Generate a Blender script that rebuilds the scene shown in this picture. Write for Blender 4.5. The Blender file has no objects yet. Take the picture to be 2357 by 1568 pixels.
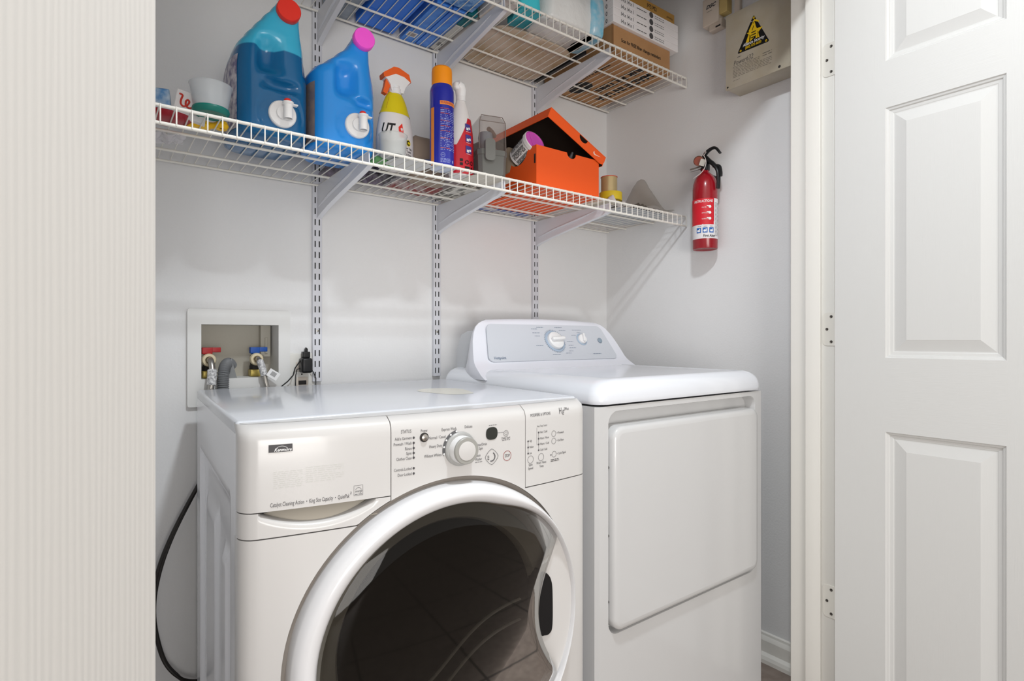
import bpy, bmesh, math, random
from mathutils import Vector, Matrix, noise
random.seed(7)
PI = math.pi
sc = bpy.context.scene
col = sc.collection

# ---------------------------------------------------------------- camera, world, lights, exposure
cam_d = bpy.data.cameras.new('camera'); cam = bpy.data.objects.new('camera', cam_d); col.objects.link(cam)
cam_d.sensor_width = 36.0; cam_d.lens = 1288.0/2357*36.0
cam_d.shift_y = -4.0/2357; cam_d.clip_start = 0.02
cam.location = (0, -1.66, 1.037)
cam.rotation_euler = (PI/2, 0, -math.radians(36.8))
sc.camera = cam
w = bpy.data.worlds.new('world'); sc.world = w; w.use_nodes = True
bg = w.node_tree.nodes['Background']; bg.inputs[0].default_value = (1.0, 0.965, 0.925, 1); bg.inputs[1].default_value = 0.76
def area(name, loc, target, size, power, color, size_y=None, shape='DISK'):
    d = bpy.data.lights.new(name, 'AREA'); d.shape = shape; d.size = size
    if size_y: d.size_y = size_y
    d.energy = power; d.color = color
    o = bpy.data.objects.new(name, d); col.objects.link(o); o.location = loc
    v = Vector(target)-Vector(loc); o.rotation_euler = v.to_track_quat('-Z', 'Y').to_euler()
    return o
area('hall_ceiling_light', (0.52, -1.40, 2.41), (0.52, -1.40, 0), 0.14, 20, (0.90, 0.955, 1.0))
area('added_fill_light', (-0.5, -4.2, 0.75), (0.9, -0.3, 2.0), 1.6, 54, (1.0, 0.965, 0.93), 1.2, 'RECTANGLE')  # added fill behind the camera, no real source; brightens the upper shelf
vs = sc.view_settings; vs.view_transform = 'Standard'; vs.look = 'None'; vs.gamma = 1.0; vs.use_curve_mapping = False
vs.exposure = 0.07

# ---------------------------------------------------------------- materials
MATS = {}
def s2l(c):
    return tuple((x/255/12.92 if x/255 <= .04045 else ((x/255+.055)/1.055)**2.4) for x in c)
def mat(name, rgb, rough=.5, metal=0, spec=.5, coat=0, alpha=1, trans=0, bump=None, noise_col=None, ior=1.45):
    """rgb in 0-255 sRGB; bump=(kind, scale, strength); noise_col=(rgb2, scale, sharpness)"""
    if name in MATS: return MATS[name]
    m = bpy.data.materials.new(name); m.use_nodes = True; nt = m.node_tree; b = nt.nodes['Principled BSDF']
    c = s2l(rgb)+(1,)
    b.inputs['Base Color'].default_value = c; b.inputs['Roughness'].default_value = rough
    b.inputs['Metallic'].default_value = metal; b.inputs['Specular IOR Level'].default_value = spec
    b.inputs['Coat Weight'].default_value = coat; b.inputs['Coat Roughness'].default_value = .08
    b.inputs['Alpha'].default_value = alpha; b.inputs['Transmission Weight'].default_value = trans
    b.inputs['IOR'].default_value = ior
    tc = None
    if bump or noise_col: tc = nt.nodes.new('ShaderNodeTexCoord')
    if bump:
        kind, sc_, st = bump[:3]
        bn = nt.nodes.new('ShaderNodeBump'); bn.inputs['Strength'].default_value = st; bn.inputs['Distance'].default_value = bump[3] if len(bump) > 3 else .002
        if kind == 'noise':
            n = nt.nodes.new('ShaderNodeTexNoise'); n.inputs['Scale'].default_value = sc_; n.inputs['Detail'].default_value = 3
            nt.links.new(tc.outputs['Object'], n.inputs['Vector']); out = n.outputs['Fac']
        else:  # grain, stretched along z (or along x for 'hgrain')
            mp = nt.nodes.new('ShaderNodeMapping')
            mp.inputs['Scale'].default_value = (sc_, sc_, sc_*.035) if kind == 'grain' else (sc_*.04, sc_*.04, sc_)
            n = nt.nodes.new('ShaderNodeTexNoise'); n.inputs['Scale'].default_value = 1; n.inputs['Detail'].default_value = 2.5; n.inputs['Distortion'].default_value = .25
            nt.links.new(tc.outputs['Object'], mp.inputs['Vector']); nt.links.new(mp.outputs[0], n.inputs['Vector']); out = n.outputs['Fac']
        nt.links.new(out, bn.inputs['Height']); nt.links.new(bn.outputs[0], b.inputs['Normal'])
    if noise_col:
        rgb2, sc_, sh = noise_col
        n = nt.nodes.new('ShaderNodeTexNoise'); n.inputs['Scale'].default_value = sc_; n.inputs['Detail'].default_value = 5
        nt.links.new(tc.outputs['Object'], n.inputs['Vector'])
        r = nt.nodes.new('ShaderNodeValToRGB'); r.color_ramp.elements[0].position = .5-.5*sh; r.color_ramp.elements[1].position = .5+.5*sh
        r.color_ramp.elements[0].color = c; r.color_ramp.elements[1].color = s2l(rgb2)+(1,)
        nt.links.new(n.outputs['Fac'], r.inputs['Fac']); nt.links.new(r.outputs['Color'], b.inputs['Base Color'])
    MATS[name] = m; return m
WALL = mat('wall_paint', (229, 229, 229), .75, bump=('noise', 160, .35, .0015))
CEIL = mat('ceiling_paint', (242, 241, 239), .9)
TRIM = mat('trim_paint', (232, 230, 224), .42, bump=('noise', 60, .05))
DOORM = mat('door_paint', (210, 210, 208), .45, bump=('grain', 420, .18, .0010))
DOORH = mat('door_rail_paint', (210, 210, 208), .45, bump=('hgrain', 420, .18, .0010))
DOOR2 = mat('near_door_paint', (209, 206, 201), .6, bump=('grain', 230, .30, .0012))
WIRE = mat('shelf_wire', (233, 230, 222), .4)
BRKT = mat('shelf_bracket', (214, 215, 221), .35)
APPL = mat('appliance_white', (208, 206, 204), .22, coat=.3)
APPC = mat('appliance_cool', (202, 202, 202), .2, coat=.3)
_d = DOOR2.node_tree; _b = [n for n in _d.nodes if n.type == 'BUMP'][0]; _m = [n for n in _d.nodes if n.type == 'MAPPING'][0]; _n = [n for n in _d.nodes if n.type == 'TEX_NOISE'][0]
_w = _d.nodes.new('ShaderNodeTexWave'); _w.bands_direction = 'X'; _w.inputs['Scale'].default_value = 62; _w.inputs['Distortion'].default_value = 4.5; _w.inputs['Detail'].default_value = 3; _w.inputs['Detail Scale'].default_value = .9
_m2 = _d.nodes.new('ShaderNodeMapping'); _m2.inputs['Scale'].default_value = (1, 1, .07); _t = [n for n in _d.nodes if n.type == 'TEX_COORD'][0]
_d.links.new(_t.outputs['Object'], _m2.inputs['Vector']); _d.links.new(_m2.outputs[0], _w.inputs['Vector'])
_a = _d.nodes.new('ShaderNodeMath'); _a.operation = 'ADD'; _d.links.new(_w.outputs['Fac'], _a.inputs[0]); _d.links.new(_n.outputs['Fac'], _a.inputs[1]); _d.links.new(_a.outputs[0], _b.inputs['Height'])
_b.inputs['Strength'].default_value = .10
LIDM = mat('washer_lid', (214, 217, 223), .2, coat=.3)
DARK = mat('dark_gap', (48, 45, 43), .7)
BLACK = mat('black_plastic', (16, 16, 18), .35)
INK = mat('dark_ink', (78, 76, 78), .6)
INKL = mat('light_ink', (128, 126, 126), .6)
WHITEP = mat('white_plastic', (236, 236, 236), .35)
RED = mat('red_plastic', (232, 52, 38), .4)
CHROME = mat('brushed_steel', (180, 176, 170), .28, metal=.9)

# ---------------------------------------------------------------- mesh builder
class MB:
    def __init__(s): s.bm = bmesh.new(); s.mi = 0
    def add(s, vs_, fs, M=None, mi=None):
        mi = s.mi if mi is None else mi
        bv = [s.bm.verts.new(M @ Vector(v) if M else Vector(v)) for v in vs_]
        for f in fs:
            try:
                fc = s.bm.faces.new([bv[i] for i in f]); fc.material_index = mi; fc.smooth = True
            except ValueError: pass
        return bv
    def merge(s, t, M=None, mi=None):
        t.verts.index_update()
        s.add([v.co.copy() for v in t.verts], [[v.index for v in f.verts] for f in t.faces], M, mi); t.free()
    def box(s, x0, x1, y0, y1, z0, z1, bev=0, seg=3, M=None, mi=None):
        t = bmesh.new(); bmesh.ops.create_cube(t, size=1)
        for v in t.verts: v.co = Vector(((x0+x1)/2+v.co.x*(x1-x0), (y0+y1)/2+v.co.y*(y1-y0), (z0+z1)/2+v.co.z*(z1-z0)))
        if bev: bmesh.ops.bevel(t, geom=t.edges[:], offset=min(bev, .49*min(x1-x0, y1-y0, z1-z0)), segments=seg, affect='EDGES', profile=.5)
        s.merge(t, M, mi)
    def tube(s, pts, r, n=8, M=None, mi=None, caps=True, flat=1.0):
        pts = [Vector(p) for p in pts]; rs = r if isinstance(r, (list, tuple)) else [r]*len(pts)
        vs_, fs = [], []; up = None
        for i, p in enumerate(pts):
            d = (pts[min(i+1, len(pts)-1)]-pts[max(i-1, 0)]).normalized()
            if up is None:
                up = Vector((0, 0, 1)) if abs(d.z) < .9 else Vector((1, 0, 0))
            a = d.cross(up).normalized(); b2 = a.cross(d).normalized(); up = b2
            for k in range(n):
                t = 2*PI*k/n; vs_.append(p+a*math.cos(t)*rs[i]+b2*math.sin(t)*rs[i]*flat)
        m = len(pts)
        for i in range(m-1):
            for k in range(n): fs.append((i*n+k, i*n+(k+1) % n, (i+1)*n+(k+1) % n, (i+1)*n+k))
        if caps: fs.append(tuple(range(n))[::-1]); fs.append(tuple((m-1)*n+k for k in range(n)))
        s.add(vs_, fs, M, mi)
    def lathe(s, prof, n=32, M=None, mi=None, sx=1, sy=1, caps=True):
        vs_, fs = [], []
        for (r, z) in prof:
            for k in range(n): vs_.append((r*sx*math.cos(2*PI*k/n), r*sy*math.sin(2*PI*k/n), z))
        m = len(prof)
        for i in range(m-1):
            for k in range(n): fs.append((i*n+k, i*n+(k+1) % n, (i+1)*n+(k+1) % n, (i+1)*n+k))
        if caps:
            if prof[0][0] > 1e-6: fs.append(tuple(range(n))[::-1])
            if prof[-1][0] > 1e-6: fs.append(tuple((m-1)*n+k for k in range(n)))
        s.add(vs_, fs, M, mi)
    def loft(s, rings, M=None, mi=None, caps=True):
        n = len(rings[0]); vs_ = [v for r in rings for v in r]; fs = []
        for i in range(len(rings)-1):
            for k in range(n): fs.append((i*n+k, i*n+(k+1) % n, (i+1)*n+(k+1) % n, (i+1)*n+k))
        if caps: fs.append(tuple(range(n))[::-1]); fs.append(tuple((len(rings)-1)*n+k for k in range(n)))
        s.add(vs_, fs, M, mi)
    def prism(s, pts, d0, d1, M=None, mi=None):
        """2-D outline (a,b) in the x-z plane, extruded along y from d0 to d1"""
        n = len(pts); vs_ = [(a, d0, b) for a, b in pts]+[(a, d1, b) for a, b in pts]
        fs = [tuple(range(n)), tuple(range(2*n-1, n-1, -1))]
        for k in range(n): fs.append((k, k+n, (k+1) % n+n, (k+1) % n))
        s.add(vs_, fs, M, mi)
    def grid(s, f, nu, nv, M=None, mi=None):
        vs_ = [f(i/nu, j/nv) for j in range(nv+1) for i in range(nu+1)]
        fs = [(j*(nu+1)+i, j*(nu+1)+i+1, (j+1)*(nu+1)+i+1, (j+1)*(nu+1)+i) for j in range(nv) for i in range(nu)]
        s.add(vs_, fs, M, mi)
    def text(s, st, size, warp, align='LEFT', mi=None, shear=0, bold=0, sxs=1.0, spacing=1.0, fit=None):
        cu = bpy.data.curves.new('t', 'FONT'); cu.body = st; cu.size = size; cu.align_x = align; cu.align_y = 'CENTER'
        cu.shear = shear; cu.offset = bold*size; cu.space_character = spacing; cu.resolution_u = 2
        ob = bpy.data.objects.new('t', cu); me = bpy.data.meshes.new_from_object(ob)
        if fit:
            xs_ = [v.co.x for v in me.vertices]; sxs = fit/(max(xs_)-min(xs_))
        s.add([warp(v.co.x*sxs, v.co.y) for v in me.vertices], [tuple(p.vertices) for p in me.polygons], None, mi)
        bpy.data.objects.remove(ob); bpy.data.curves.remove(cu); bpy.data.meshes.remove(me)
    def quad(s, a0, a1, b0, b1, warp, mi=None, n=1):
        for i in range(n):
            p, q = a0+(a1-a0)*i/n, a0+(a1-a0)*(i+1)/n
            s.add([warp(p, b0), warp(q, b0), warp(q, b1), warp(p, b1)], [(0, 1, 2, 3)], None, mi)
    def ring(s, a, b, r0, r1, warp, mi=None, n=28, t0=0, t1=2*PI, sy=1):
        for i in range(n):
            t, u = t0+(t1-t0)*i/n, t0+(t1-t0)*(i+1)/n
            s.add([warp(a+r*math.cos(x), b+sy*r*math.sin(x)) for r, x in ((r0, t), (r1, t), (r1, u), (r0, u))], [(0, 1, 2, 3)], None, mi)
    def fine(s, a0, a1, b0, b1, lines, warp, mi=None, fill=.45):
        """unreadably small print: rows of word-sized dashes"""
        h = (b1-b0)/lines
        for k in range(lines):
            x = a0; y = b1-(k+.5)*h
            end = a1-(random.random()*.25*(a1-a0) if k % 4 == 3 else 0)
            while x < end:
                l = min(random.uniform(1.2, 3.6)*h, end-x); s.quad(x, x+l, y-h*fill/2, y+h*fill/2, warp, mi); x += l+.55*h
    def build(s, name, mats, parent=None, angle=35, kind=None, label=None, double=False):
        if double: bmesh.ops.remove_doubles(s.bm, verts=s.bm.verts, dist=1e-5)
        me = bpy.data.meshes.new(name); s.bm.to_mesh(me); s.bm.free()
        if not isinstance(mats, (list, tuple)): mats = [mats]
        for m in mats: me.materials.append(m)
        me.set_sharp_from_angle(angle=math.radians(angle))
        o = bpy.data.objects.new(name, me); col.objects.link(o)
        if parent: o.parent = parent
        if kind: o['kind'] = kind
        if label: o['label'] = label
        return o
def thing(name, label, cat, loc=(0, 0, 0), rz=0, group=None):
    o = bpy.data.objects.new(name, None); col.objects.link(o); o.empty_display_size = .02
    o.location = loc; o.rotation_euler = (0, 0, rz); o['label'] = label; o['category'] = cat
    if group: o['group'] = group
    return o
def tag(o, label, cat, group=None):
    o['label'] = label; o['category'] = cat
    if group: o['group'] = group
    return o
def dup(root, loc, rz=None, label=None):
    r = root.copy(); col.objects.link(r); r.location = loc
    if rz is not None: r.rotation_euler = (0, 0, rz)
    if label: r['label'] = label
    for ch in list(root.children):
        c = ch.copy(); col.objects.link(c); c.parent = r
        for g in ch.children:
            d = g.copy(); col.objects.link(d); d.parent = c
    return r
def struct(mb, name, m, **k): return mb.build(name, m, kind='structure', **k)
def frame(o, u, v, eps=.0004):
    """warp for flat faces: origin, unit right, unit up; lifted slightly off the surface"""
    o, u, v = Vector(o), Vector(u).normalized(), Vector(v).normalized(); nn = u.cross(v).normalized()*eps
    return lambda a, b: o+u*a+v*b+nn
def cyl(cx, cy, r, a0, z0, eps=.0004, sy=1):
    return lambda a, b: Vector((cx+(r+eps)*math.cos(a0+a/r), cy+sy*(r+eps)*math.sin(a0+a/r), z0+b))
def spl(P, k=6):
    V = [Vector(p) for p in P]; Q = []
    for i in range(len(V)-1):
        for q in range(k):
            s_ = q/k; a = V[max(i-1, 0)]; b = V[i]; c = V[i+1]; d = V[min(i+2, len(V)-1)]
            Q.append(.5*((2*b)+(c-a)*s_+(2*a-5*b+4*c-d)*s_*s_+(3*b-a-3*c+d)*s_**3))
    return Q+[V[-1]]
def T(x, y, z): return Matrix.Translation((x, y, z))
def axis_m(o, d, up=(0, 0, 1)):
    """matrix whose local z points along d"""
    return Matrix.Translation(o) @ Vector(d).to_track_quat('Z', 'Y').to_matrix().to_4x4()

# ---------------------------------------------------------------- the setting
XR, XL = 1.743, -0.34; CE = 2.44
# back wall with the opening for the washer outlet box
HX0, HX1, HZ0, HZ1 = .2238, .4173, .93, 1.076
mb = MB()
for (a, b, c, d) in ((XL-.1, HX0, 0, CE), (HX1, XR+.1, 0, CE), (HX0, HX1, 0, HZ0), (HX0, HX1, HZ1, CE)):
    mb.box(a, b, 0, .10, c, d)
struct(mb, 'wall_back', WALL)
mb = MB(); mb.box(XR, XR+.1, -.965, 0, 0, CE); struct(mb, 'wall_right', WALL)
mb = MB(); mb.box(XL-.1, XL, -.965, 0, 0, CE); struct(mb, 'wall_left', WALL)
mb = MB(); mb.box(1.622, XR+.9, -.965, -.862, 0, CE); struct(mb, 'wall_front_right', WALL)
mb = MB(); mb.box(XL-.9, XL+.24, -.965, -.862, 0, CE); mb.box(XL+.24, 1.622, -.965, -.862, 2.06, CE); struct(mb, 'wall_front', WALL)
mb = MB(); mb.box(-1.6, 2.8, -2.6, .1, CE, CE+.05); struct(mb, 'ceiling', CEIL)
# floor: brown mottled tile with grout
fm = mat('floor_tile', (150, 136, 126), .45, noise_col=((118, 104, 96), 26, .5))
nt = fm.node_tree; br = nt.nodes.new('ShaderNodeTexBrick'); br.offset = 0; br.inputs['Scale'].default_value = 1
br.inputs['Brick Width'].default_value = .45; br.inputs['Row Height'].default_value = .45; br.inputs['Mortar Size'].default_value = .006
tcn = [n for n in nt.nodes if n.type == 'TEX_COORD'][0]; nt.links.new(tcn.outputs['Object'], br.inputs['Vector'])
mx = nt.nodes.new('ShaderNodeMixRGB'); nt.links.new(br.outputs['Fac'], mx.inputs[0])
rp = [n for n in nt.nodes if n.type == 'VALTORGB'][0]; nt.links.new(rp.outputs['Color'], mx.inputs[1]); mx.inputs[2].default_value = s2l((60, 54, 50))+(1,)
nt.links.new(mx.outputs[0], nt.nodes['Principled BSDF'].inputs['Base Color'])
mb = MB(); mb.box(-2.2, 3.4, -5.0, .1, -.05, 0); struct(mb, 'floor', fm)
def baseboard(name, y0, y1, xw):
    mb = MB(); prof = [(0, 0), (-.028, 0), (-.028, .012), (-.024, .022), (-.016, .028), (-.014, .03), (-.014, .066), (-.011, .074), (-.007, .079), (-.006, .086), (0, .089)]
    n = len(prof); vs_ = [(xw+a, y0, b) for a, b in prof]+[(xw+a, y1, b) for a, b in prof]
    mb.add(vs_, [(k, k+1, k+1+n, k+n) for k in range(n-1)]+[tuple(range(n)), tuple(range(2*n-1, n-1, -1))])
    struct(mb, name, TRIM, angle=20)
baseboard('baseboard_right', -.862, 0, XR)
# right door frame: jamb, stop, hall casing and the head
mb = MB(); mb.box(1.6, 1.622, -.972, -.854, 0, 2.06, .0015); mb.box(1.588, 1.6, -.94, -.90, 0, 2.05, .002)
mb.box(1.612, 1.68, -.988, -.972, 0, 2.10, .004); mb.box(1.603, 1.66, -.862, -.853, 0, 2.10, .003)
struct(mb, 'trim_1', mat('jamb_paint', (233, 231, 225), .42, bump=('noise', 40, .04)))
mb = MB(); mb.box(-.1, 1.6, -.972, -.854, 2.03, 2.06, .0015); mb.box(-.1, 1.6, -.94, -.90, 2.02, 2.031, .002); struct(mb, 'trim_2', TRIM)

# six-panel door leaf in local coords: hinge edge at x=0, leaf towards +x, face at y=0 looking to -y
def door_leaf(name, panels_x, W, H, mat_v, stile=.117, thick=.035):
    mb = MB(); zs = [(1.7222, 1.94), (.9900, 1.6065), (.15, .807)]
    xs = panels_x; xe = [0]+[v for p in xs for v in p]+[W]; ze = sorted([.008, H]+[v for p in zs for v in p])
    def vert(x, z, d): return (x, d, z)
    for i in range(len(xe)-1):
        for j in range(len(ze)-1):
            inside = any(abs(xe[i]-p[0]) < 1e-6 for p in xs) and any(abs(ze[j]-q[0]) < 1e-6 for q in zs)
            a, b, c, d = xe[i], xe[i+1], ze[j], ze[j+1]
            if not inside:
                rail = any(abs(xe[i]-p[0]) < 1e-6 for p in xs)
                mb.add([vert(a, c, 0), vert(b, c, 0), vert(b, d, 0), vert(a, d, 0)], [(0, 1, 2, 3)], mi=1 if rail else 0)
            else:
                rings = [(0, 0), (.002, .003), (.006, .0045), (.008, .0075), (.014, .0085), (.016, .0095), (.018, .0095), (.042, .003), (.044, .0022)]
                prev = None
                for (ins, dep) in rings:
                    q = [vert(a+ins, c+ins, dep), vert(b-ins, c+ins, dep), vert(b-ins, d-ins, dep), vert(a+ins, d-ins, dep)]
                    if prev: mb.add(prev+q, [(k, (k+1) % 4, (k+1) % 4+4, k+4) for k in range(4)])
                    prev = q
                mb.add(prev, [(0, 1, 2, 3)])
    mb.add([(0, 0, .008), (W, 0, .008), (W, 0, H), (0, 0, H), (0, thick, .008), (W, thick, .008), (W, thick, H), (0, thick, H)],
           [(4, 5, 6, 7), (0, 4, 7, 3), (1, 5, 6, 2), (0, 1, 5, 4), (3, 2, 6, 7)])
    return mb.build(name, mat_v, kind='structure', angle=12, double=True)
d1 = door_leaf('door_1', [(.1175, .3465), (.4135, .6425)], .76, 2.03, [DOORM, DOORH])
d1.location = (1.565, -.9885, 0); d1.rotation_euler = (0, 0, -PI/2)
hm = mat('painted_hinge', (230, 227, 219), .42)
for k, (z0, z1) in enumerate(((1.7494, 1.840), (1.018, 1.108), (.281, .368))):   # leaves let into the jamb, screwed on
    mb = MB(); r = .018; pts = []
    for (cy, cz, a0) in ((-.950, z1-r, PI/2), (-.950, z0+r, PI)):
        for i in range(7):
            a = a0+i*PI/12; pts.append((cy+r*math.cos(a)*1, cz+r*math.sin(a)))
    # outline in the y-z plane: rounded towards the stop, square at the barrel
    out = [(-.9745, z1), ] + [(-.9475+.0, z1)] ; out = []
    ya, yb, rr = -.974, -.9425, .012
    for i in range(7): a = PI/2-i*PI/12; out.append((yb-rr+rr*math.cos(a), z1-rr+rr*math.sin(a)))
    for i in range(7): a = -i*PI/12; out.append((yb-rr+rr*math.cos(a), z0+rr+rr*math.sin(a)))
    out += [(ya, z0), (ya, z1)]
    n = len(out); vs_ = [(1.6, y, z) for y, z in out]+[(1.5986, y, z) for y, z in out]
    mb.add(vs_, [tuple(range(n)), tuple(range(2*n-1, n-1, -1))]+[(i, i+n, (i+1) % n+n, (i+1) % n) for i in range(n)])
    h = mb.build('hinge', hm, angle=30); M0 = d1.matrix_basis.inverted()
    h.parent = d1; h.matrix_parent_inverse = M0
    for (y, z) in ((-.965, z1-.011), (-.954, (z0+z1)/2), (-.965, z0+.011)):
        m2 = MB(); m2.lathe([(0, .0012), (.0012, .0012), (.0014, .0004), (.0034, .0014), (.0038, 0)], 16, axis_m((1.5986, y, z), (-1, 0, 0)), caps=False)
        sw = m2.build('screw', mat('hinge_screw', (92, 88, 84), .4, metal=.6)); sw.parent = h
# near leaf on the left, free edge towards the closet
d2 = door_leaf('door_2', [(.127, .352), (.408, .633)], .76, 2.03, [DOOR2, DOOR2])
d2.scale = (1, 1, 1)
ang = math.atan2(.857, .515)
d2.location = (.0300-.515*.76, -1.26-.857*.76, 0); d2.rotation_euler = (0, 0, ang)

# ---------------------------------------------------------------- shelving
DZ1, DZ2 = 1.488, 1.995
def shelf(zd, x0, x1, label):
    t = thing('wire_shelf', label, 'shelf', (0, 0, zd), group='white wire shelves')
    mb = MB(); n = int((x1-x0)/.02675)
    for k in range(n+1):
        x = x0+.004+k*.02675
        if x > x1: break
        mb.tube([(x, -.012, 0), (x, -.396, 0), (x, -.4025, -.002), (x, -.405, -.008), (x, -.405, -.040)], .00145, 6)
    mb.build('deck_wires', WIRE, t)
    for nm, y, z, r in (('back_rod', -.016, -.0042, .0032), ('support_rod', -.112, -.0042, .0032), ('support_rod', -.252, -.0042, .0032), ('front_rail', -.4, -.0042, .0036), ('lip_rail', -.4015, -.0385, .0036)):
        mb = MB(); mb.tube([(x0, y, z), (x1, y, z)], r, 10); mb.build(nm, WIRE, t)
    return t
shelf(DZ1, XL+.01, 1.738, 'white wire shelf holding the blue jugs and the orange shoe box')
shelf(DZ2, XL+.01, 1.738, 'white wire shelf at the top holding cartons and blue boxes')
UX = (.5235, .9205, 1.3465)
slot = mat('slot_black', (22, 21, 20), .8)
for i, (x, zb, lab) in enumerate(zip(UX, (.912, .912, .95), ('white slotted upright strip beside the power outlet', 'white slotted upright strip behind the middle, between the two others', 'white slotted upright strip nearest the corner, behind the dryer console'))):
    t = thing('slotted_upright', lab, 'shelf upright', (x, 0, zb), group='slotted uprights on the back wall')
    mb = MB(); H = 2.36-zb
    mb.box(-.0135, .0135, -.0125, -.0005, 0, H, .001, 1); mb.build('channel', BRKT, t)
    mb = MB(); z = .011
    while z < H-.02:
        for sx in (-.0065, .0055): mb.box(sx-.0016, sx+.0016, -.0129, -.0122, z, z+.0175)
        z += .0318
    mb.build('slots', slot, t)
    for zz in (1.06, 1.74):
        mb = MB(); mb.lathe([(0, .0016), (.002, .0014), (.0036, .0008), (.004, 0)], 14, axis_m((0, -.0126, zz-zb), (0, -1, 0)), caps=False); mb.build('screw', CHROME, t)
def bracket(loc, label):
    t = thing('shelf_bracket', label, 'bracket', loc, group='shelf brackets')
    mb = MB()
    # plate in the y-z plane
    out = [(-.013, -.006), (-.395, -.009), (-.397, -.035), (-.36, -.042), (-.30, -.050), (-.20, -.063), (-.10, -.078), (-.03, -.092), (-.013, -.098)]
    n = len(out); vs_ = [(-.0012, y, z) for y, z in out]+[(.0012, y, z) for y, z in out]
    mb.add(vs_, [tuple(range(n)), tuple(range(2*n-1, n-1, -1))]+[(i, i+n, (i+1) % n+n, (i+1) % n) for i in range(n)])
    mb.tube([(-.0016, -.03, -.068), (-.0018, -.12, -.052), (-.0018, -.26, -.034), (-.0014, -.33, -.022)], [.002, .0042, .0038, .001], 8)
    mb.build('plate', BRKT, t)
    mb = MB(); low = out[2:]
    vs_ = [(-.0012, y, z) for y, z in low]+[(.012, y, z) for y, z in low]+[(-.0012, y, z-.0015) for y, z in low]+[(.012, y, z-.0015) for y, z in low]; m = len(low)
    fs = []
    for i in range(m-1): fs += [(i, i+1, m+i+1, m+i), (2*m+i, 3*m+i, 3*m+i+1, 2*m+i+1), (i, 2*m+i, 2*m+i+1, i+1), (m+i, m+i+1, 3*m+i+1, 3*m+i)]
    mb.add(vs_, fs); mb.build('flange', mat('bracket_flange', (228, 229, 234), .35), t)
    return t
b0 = bracket((UX[0], 0, DZ1), 'white bracket under the lower shelf, leftmost, in front of the outlet box side')
b0['label'] = 'leftmost of the three white brackets under the lower shelf'
dup(b0, (UX[1], 0, DZ1), label='middle one of the three white brackets under the lower shelf')
dup(b0, (UX[2], 0, DZ1), label='rightmost of the three white brackets under the lower shelf')
dup(b0, (UX[0], 0, DZ2), label='white bracket under the upper shelf, left of the big blue carton')
dup(b0, (UX[1], 0, DZ2), label='white bracket under the upper shelf, between blue boxes and beige board')
dup(b0, (UX[2], 0, DZ2), label='white bracket under the upper shelf, beside the brown cardboard box')

# ---------------------------------------------------------------- washer
YAW = math.radians(2.8)
wt = thing('washing_machine', 'white front-loading washer with dark round door glass, left of the dryer', 'washing machine', (.1734, -.751, 0), -YAW)
WW = .686; UC, ZC, RG = .343, .503, .287
def fy(u):
    t = (u-.343)/.343; y = -.030*(1-t*t); e = min(u, WW-u)
    if e < .024: y += .024-math.sqrt(max(0, .024**2-(.024-e)**2))
    return y
def fz(z):
    zz = z-.882
    return 0 if zz <= 0 else .024-math.sqrt(max(0, .024**2-zz*zz))
def WP(u, z, off=0): return Vector((u, fy(u)+fz(z)-off, z))
def hgap(u): return math.sqrt(max(0, RG*RG-(u-UC)**2))
def colpatch(mb, us, lo, hi, nz, depth=.010, mi=None, P=WP, skirts='LRTB'):
    n = len(us); vs_ = []
    for u in us:
        a, b = lo(u), hi(u)
        for j in range(nz+1): vs_.append(P(u, a+(b-a)*j/nz))
    idx = lambda i, j: i*(nz+1)+j
    fs = [(idx(i, j), idx(i+1, j), idx(i+1, j+1), idx(i, j+1)) for i in range(n-1) for j in range(nz)]
    def skirt(loop):
        base = len(vs_)
        for q in loop: vs_.append(vs_[q]+Vector((0, depth, 0)))
        for k in range(len(loop)-1): fs.append((loop[k], loop[k+1], base+k+1, base+k))
    if 'L' in skirts: skirt([idx(0, j) for j in range(nz+1)])
    if 'R' in skirts: skirt([idx(n-1, j) for j in range(nz+1)][::-1])
    if 'B' in skirts: skirt([idx(i, 0) for i in range(n)][::-1])
    if 'T' in skirts: skirt([idx(i, nz) for i in range(n)])
    mb.add(vs_, fs, None, mi)
def lin(a, b, n): return [a+(b-a)*i/n for i in range(n+1)]
edgeL = [.0, .0008, .002, .004, .007, .011, .016, .024]
edgeR = [WW-e for e in edgeL[::-1]]
# cabinet: sides, back, bottom (sides carry the pressed panel)
mb = MB()
def side_h(a, b):
    y, z = .024+a*.650, .02+b*.872
    def sm(x, w): return max(0, min(1, x/w))
    ins = min(y-.10, .60-y, z-.06, .775-z); h = .010*sm(ins, .012)
    i2 = min(y-.16, .235-y, z-.12, .66-z); h -= .008*sm(i2, .012)
    i3 = min(y-.31, .52-y, z-.12, .70-z); h -= .007*sm(i3, .03)
    return Vector((.0005+h*.9, y, z))
mb.grid(side_h, 90, 70)
mb.add([(WW, .024, .02), (WW, .674, .02), (WW, .674, .892), (WW, .024, .892), (.0005, .674, .02), (.0005, .674, .892)], [(0, 1, 2, 3), (1, 4, 5, 2)])
mb.box(.02, WW-.02, .03, .66, .0, .02)
mb.build('cabinet', mat('washer_side_lit', (244, 245, 250), .2, coat=.3), wt, angle=30)  # paler than the front: light from the left put into the side colour
mb = MB(); mb.box(.012, WW-.006, .018, .026, .03, .90)          # dark sheet added behind the seams, standing in for their shade
mb.build('seam_shade_backing', DARK, wt)
mb = MB(); mb.box(.0, WW, .036, .676, .886, .9095, .006, 4); mb.build('lid', LIDM, wt)
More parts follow.
